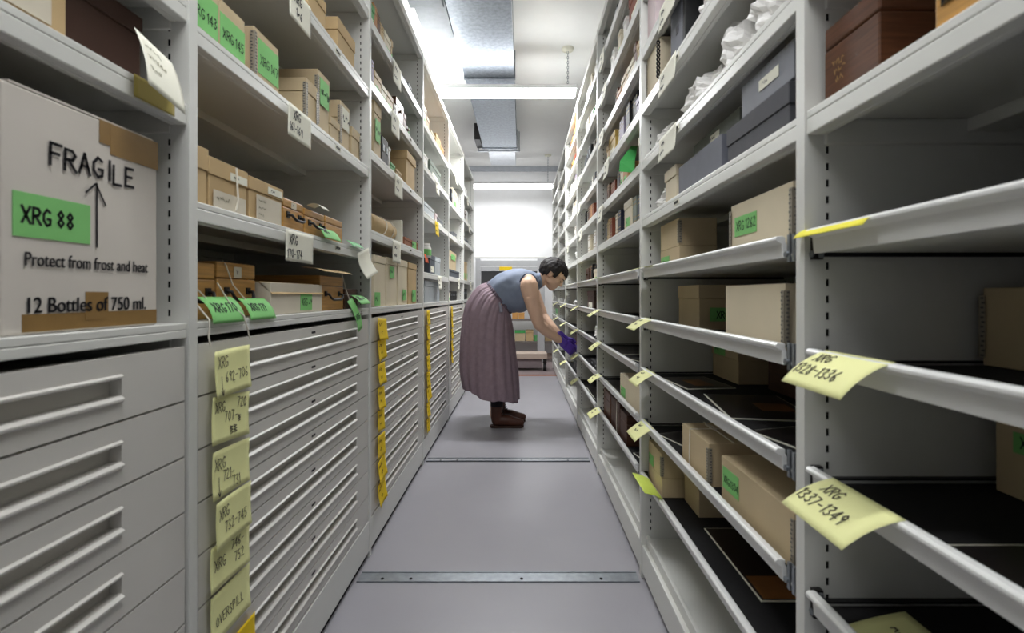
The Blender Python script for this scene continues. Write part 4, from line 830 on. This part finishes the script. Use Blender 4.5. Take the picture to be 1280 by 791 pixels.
# hair: a short cap, lifted off where the face and neck show
mb = MB(); n, hh = 128, 90
def hp(i, k):
    ph = PI * i / hh; th = 2 * PI * k / n; dv = Vector((math.sin(ph) * math.cos(th), math.sin(ph) * math.sin(th), math.cos(ph)))
    r_ = 1 + .05 * noise.noise(Vector((dv.x * 5, dv.y * 9, dv.z * 3))) + .025 * noise.noise(Vector((dv.x * 18, dv.y * 30, dv.z * 8)))
    return Vector((dv.x * .117 * r_ - .010, dv.y * .0955 * r_, dv.z * .108 * r_ + .014))
pts = [hp(i, k) for i in range(hh + 1) for k in range(n)]; fs = []
for i in range(hh):
    for k in range(n):
        q = pts[i * n + k]; jag = .010 * noise.noise(Vector((q.y * 60, q.x * 30, 2)))
        face = q.x > .035 and q.z < .050 + jag - .010 * math.cos(q.y * 30); side = q.x > .004 and q.z < -.02 + jag; low = q.z < -.072 - .25 * (q.x + .06) + jag and q.x < .02 ; ear = abs(q.y) > .06 and abs(q.x + .006) < .022 and q.z < -.002
        if not (face or side or low or ear or (q.z < -.05 and q.x > -.045)): fs.append((i * n + k, (i + 1) * n + k, (i + 1) * n + (k + 1) % n, i * n + (k + 1) % n))
mb.add([HC + HR @ q for q in pts], fs, 0, True); mb.build('hair', HAIR, P, solid=.016, weld=True)
# blouse
def ring(T, B, b_, n=56, fold=0.0, seed=0.0, sq=.86):
    T, B = Vector((T[0] + ox, 0, T[1])), Vector((B[0] + ox, 0, B[1])); c = (T + B) / 2; hf = (B - T) / 2; out = []
    for k in range(n):
        th = 2 * PI * k / n; ct, st = math.cos(th), math.sin(th); ct = math.copysign(abs(ct) ** sq, ct); st = math.copysign(abs(st) ** sq, st)
        rr = 1 + fold * (math.sin(th * 9 + seed) * .6 + noise.noise(Vector((math.cos(th) * 3, math.sin(th) * 3, seed * 2))))
        out.append(c + hf * ct * rr + Vector((0, b_ * st * rr, 0)))
    return out
def spline(keys, m_):
    res = []
    for i in range(len(keys) - 1):
        p0, p1, p2, p3 = keys[max(i - 1, 0)], keys[i], keys[i + 1], keys[min(i + 2, len(keys) - 1)]
        for j in range(m_):
            t_ = j / m_
            res.append([.5 * (2 * b2 + (c - a) * t_ + (2 * a - 5 * b2 + 4 * c - e) * t_ ** 2 + (3 * b2 - a - 3 * c + e) * t_ ** 3) for a, b2, c, e in zip(p0, p1, p2, p3)])
    res.append(list(keys[-1])); return res
keys = [(-.275, 1.09, -.105, .865, .155), (-.2, 1.15, -.05, .868, .178), (-.12, 1.187, .015, .872, .192), (-.02, 1.205, .058, .905, .198), (.055, 1.195, .092, .965, .18), (.10, 1.178, .125, 1.03, .125), (.128, 1.165, .150, 1.06, .082)]
rg = [ring((q[0], q[1]), (q[2], q[3]), q[4], fold=.032, seed=i * .30) for i, q in enumerate(spline(keys, 5))]
bl = MB().loft(rg, cap=False).build('blouse', BLOUSE, P, solid=.006)
MB().loft([[c_ + (c_ - sum(rg[-1], Vector()) / len(rg[-1])) * e + Vector((.012 * d_, 0, .010 * d_)) for c_ in rg[-1]] for e, d_ in ((.05, -.5), (.06, .6), (-.02, 1.1))], cap=False).build('collar', BLOUSE, bl, solid=.004)
for s_ in (-1, 1):
    pts = []
    for q in range(21):
        a = 2 * PI * q / 20; pts.append(V(.052 + .068 * math.cos(a), s_ * (.180 + .012 * math.cos(a * 2)), 1.07 + .092 * math.sin(a)))
    MB().tube(pts, .005, 8).build('armhole_hem', M('blouse_shade', (64, 70, 88), .8), bl)
# skirt
keys = [(-.270, 1.095, -.094, .858, .165), (-.345, 1.06, -.083, .80, .20), (-.43, .93, -.068, .70, .232), (-.462, .74, -.055, .57, .248), (-.472, .56, -.042, .44, .258), (-.468, .42, -.034, .33, .264), (-.445, .300, -.028, .190, .268)]
sk = spline(keys, 7); rg = []
for i, q in enumerate(sk):
    u = i / (len(sk) - 1); r0 = ring((q[0], q[1]), (q[2], q[3]), q[4], n=288, sq=.95); c = sum(r0, Vector()) / len(r0); out = []
    for k, p in enumerate(r0):
        th = 2 * PI * k / 288; am = .022 + .034 * u; rr = 1 + am * (math.sin(th * 17 + .6 * math.sin(3 * u + th)) * .55 + math.sin(th * 7 + 1.3) * .4) + .016 * max(0, 1 - u * 1.8) * math.sin(th * 38 + 1.5 * math.sin(th * 3)) + .02 * u * noise.noise(Vector((math.cos(th) * 2, math.sin(th) * 2, u * 3)))
        out.append(c + (p - c) * rr + Vector((0, 0, .010 * u * math.sin(th * 5 + .4))))
    rg.append(out)
s0 = MB().loft(rg, cap=False).build('skirt', SKIRT, P, solid=.004)
wb = [[c_ + (c_ - sum(rg[0], Vector()) / 288) * .03 + Vector(((-.6 * d_) * .026, 0, .80 * d_ * .026)) * 0 + Vector((d_ * .020, 0, d_ * .016)) for c_ in rg[0]] for d_ in (-.4, .8)]
MB().loft(wb, cap=False).build('waistband', M('waistband_cloth', (104, 90, 102), .8, var=.08, scale=30), s0, solid=.004)
MB().tube([rg[1][220] + Vector((.012, -.012, -.015)), rg[1][220] + Vector((.02, -.016, -.05)), rg[1][220] + Vector((.026, -.018, -.085))], [.007, .011, .014], 8).build('sash_end', M('sash_cloth', (150, 150, 164), .8), s0)
# boots
for s_ in (-1, 1):
    bx_ = -.005 if s_ < 0 else .01; yy = s_ * .085
    mb = MB(); limb(mb, [(V(-.185 + bx_, yy, .165), .047), (V(-.185 + bx_, yy, .085), .046), (V(-.18 + bx_, yy, .050), .043)]); limb(mb, [(V(-.185 + bx_, yy, .058), .042), (V(-.10 + bx_, yy, .052), .042), (V(-.04 + bx_, yy, .040), .034), (V(.0 + bx_, yy, .036), .027)])
    mb.v = [(x, y, max(.016, z)) for x, y, z in mb.v]
    bt = mb.build('boot', BOOT, P); remesh(bt, .006, 3)
    prof = [(-.226, .026), (-.19, .035), (-.10, .032), (-.05, .038), (.0, .032), (.018, .018), (.022, 0)]
    ring_ = [V(x + bx_, yy + hw_, 0) for x, hw_ in prof] + [V(x + bx_, yy - hw_, 0) for x, hw_ in prof[::-1][1:]] + [V(-.235 + bx_, yy, 0)]
    MB().loft([[Vector((p.x, p.y, .0005)) for p in ring_], [Vector((p.x, p.y, .0165)) for p in ring_]]).build('sole', M('boot_sole', (60, 38, 30), .7), bt)
    mb = MB()
    for q in range(5):
        z_ = .095 + q * .016; x_ = -.128 - q * .006 + bx_; mb.tube([V(x_ - .012, yy - .03, z_), V(x_ + .006, yy, z_ + .006), V(x_ - .012, yy + .03, z_)], .003, 6)
    mb.build('laces', M('lace', (60, 40, 32), .8), bt)
    MB().tube([V(-.185 + bx_, yy, .16), V(-.185, yy, .24), V(-.183, yy, .33), V(-.162, yy, .48)], [.047, .052, .058, .062], 16).build('sock', SOCK, P)
# gloves: palm, four fingers of different lengths, thumb
def glove(wrist, hand_dir, side_dir, down, curl):
    hd = hand_dir.normalized(); sd_ = (side_dir - hd * side_dir.dot(hd)).normalized(); pn = hd.cross(sd_).normalized()
    if pn.dot(down) < 0: pn = -pn
    g = MB(); limb(g, [(wrist - hd * .04, .0335), (wrist - hd * .012, .032), (wrist + hd * .012, .030)])
    for q in (-.024, -.008, .008, .024): limb(g, [(wrist + sd_ * q * .75 + hd * .005, .0175), (wrist + hd * .085 + sd_ * q * 1.12, .0125)])
    for q, ln_ in ((-.029, .060), (-.010, .073), (.009, .078), (.028, .070)):
        p_ = wrist + hd * .083 + sd_ * q; d_ = hd.copy(); pts = [(p_, .0105)]
        for sg, f_ in ((.42, .7), (.32, 1.1), (.26, .9)):
            ax = hd.cross(pn); ang = curl * f_; d_ = (d_ * math.cos(ang) + pn * math.sin(ang)).normalized(); p_ = p_ + d_ * ln_ * sg; pts.append((p_, .0098 - .0009 * len(pts)))
            del ax
        limb(g, pts, 10)
    p_ = wrist + hd * .025 + sd_ * .026; pts = [(p_, .014)]; p_ = p_ + (hd * .55 + sd_ * .55 + pn * .35).normalized() * .038; pts.append((p_, .0115)); p_ = p_ + (hd * .85 + pn * .4).normalized() * .030; pts.append((p_, .0098)); limb(g, pts, 10)
    o = g.build('glove', GLOVE, P); remesh(o, .0034, 2); return o
glove(V(.312, -.090, .645), Vector((.74, .08, -.66)), Vector((.55, .15, .8)), Vector((0, 1, 0)), .75)
glove(V(.330, .028, .660), Vector((.70, -.02, -.70)), Vector((.55, -.15, .8)), Vector((0, -1, 0)), .75)
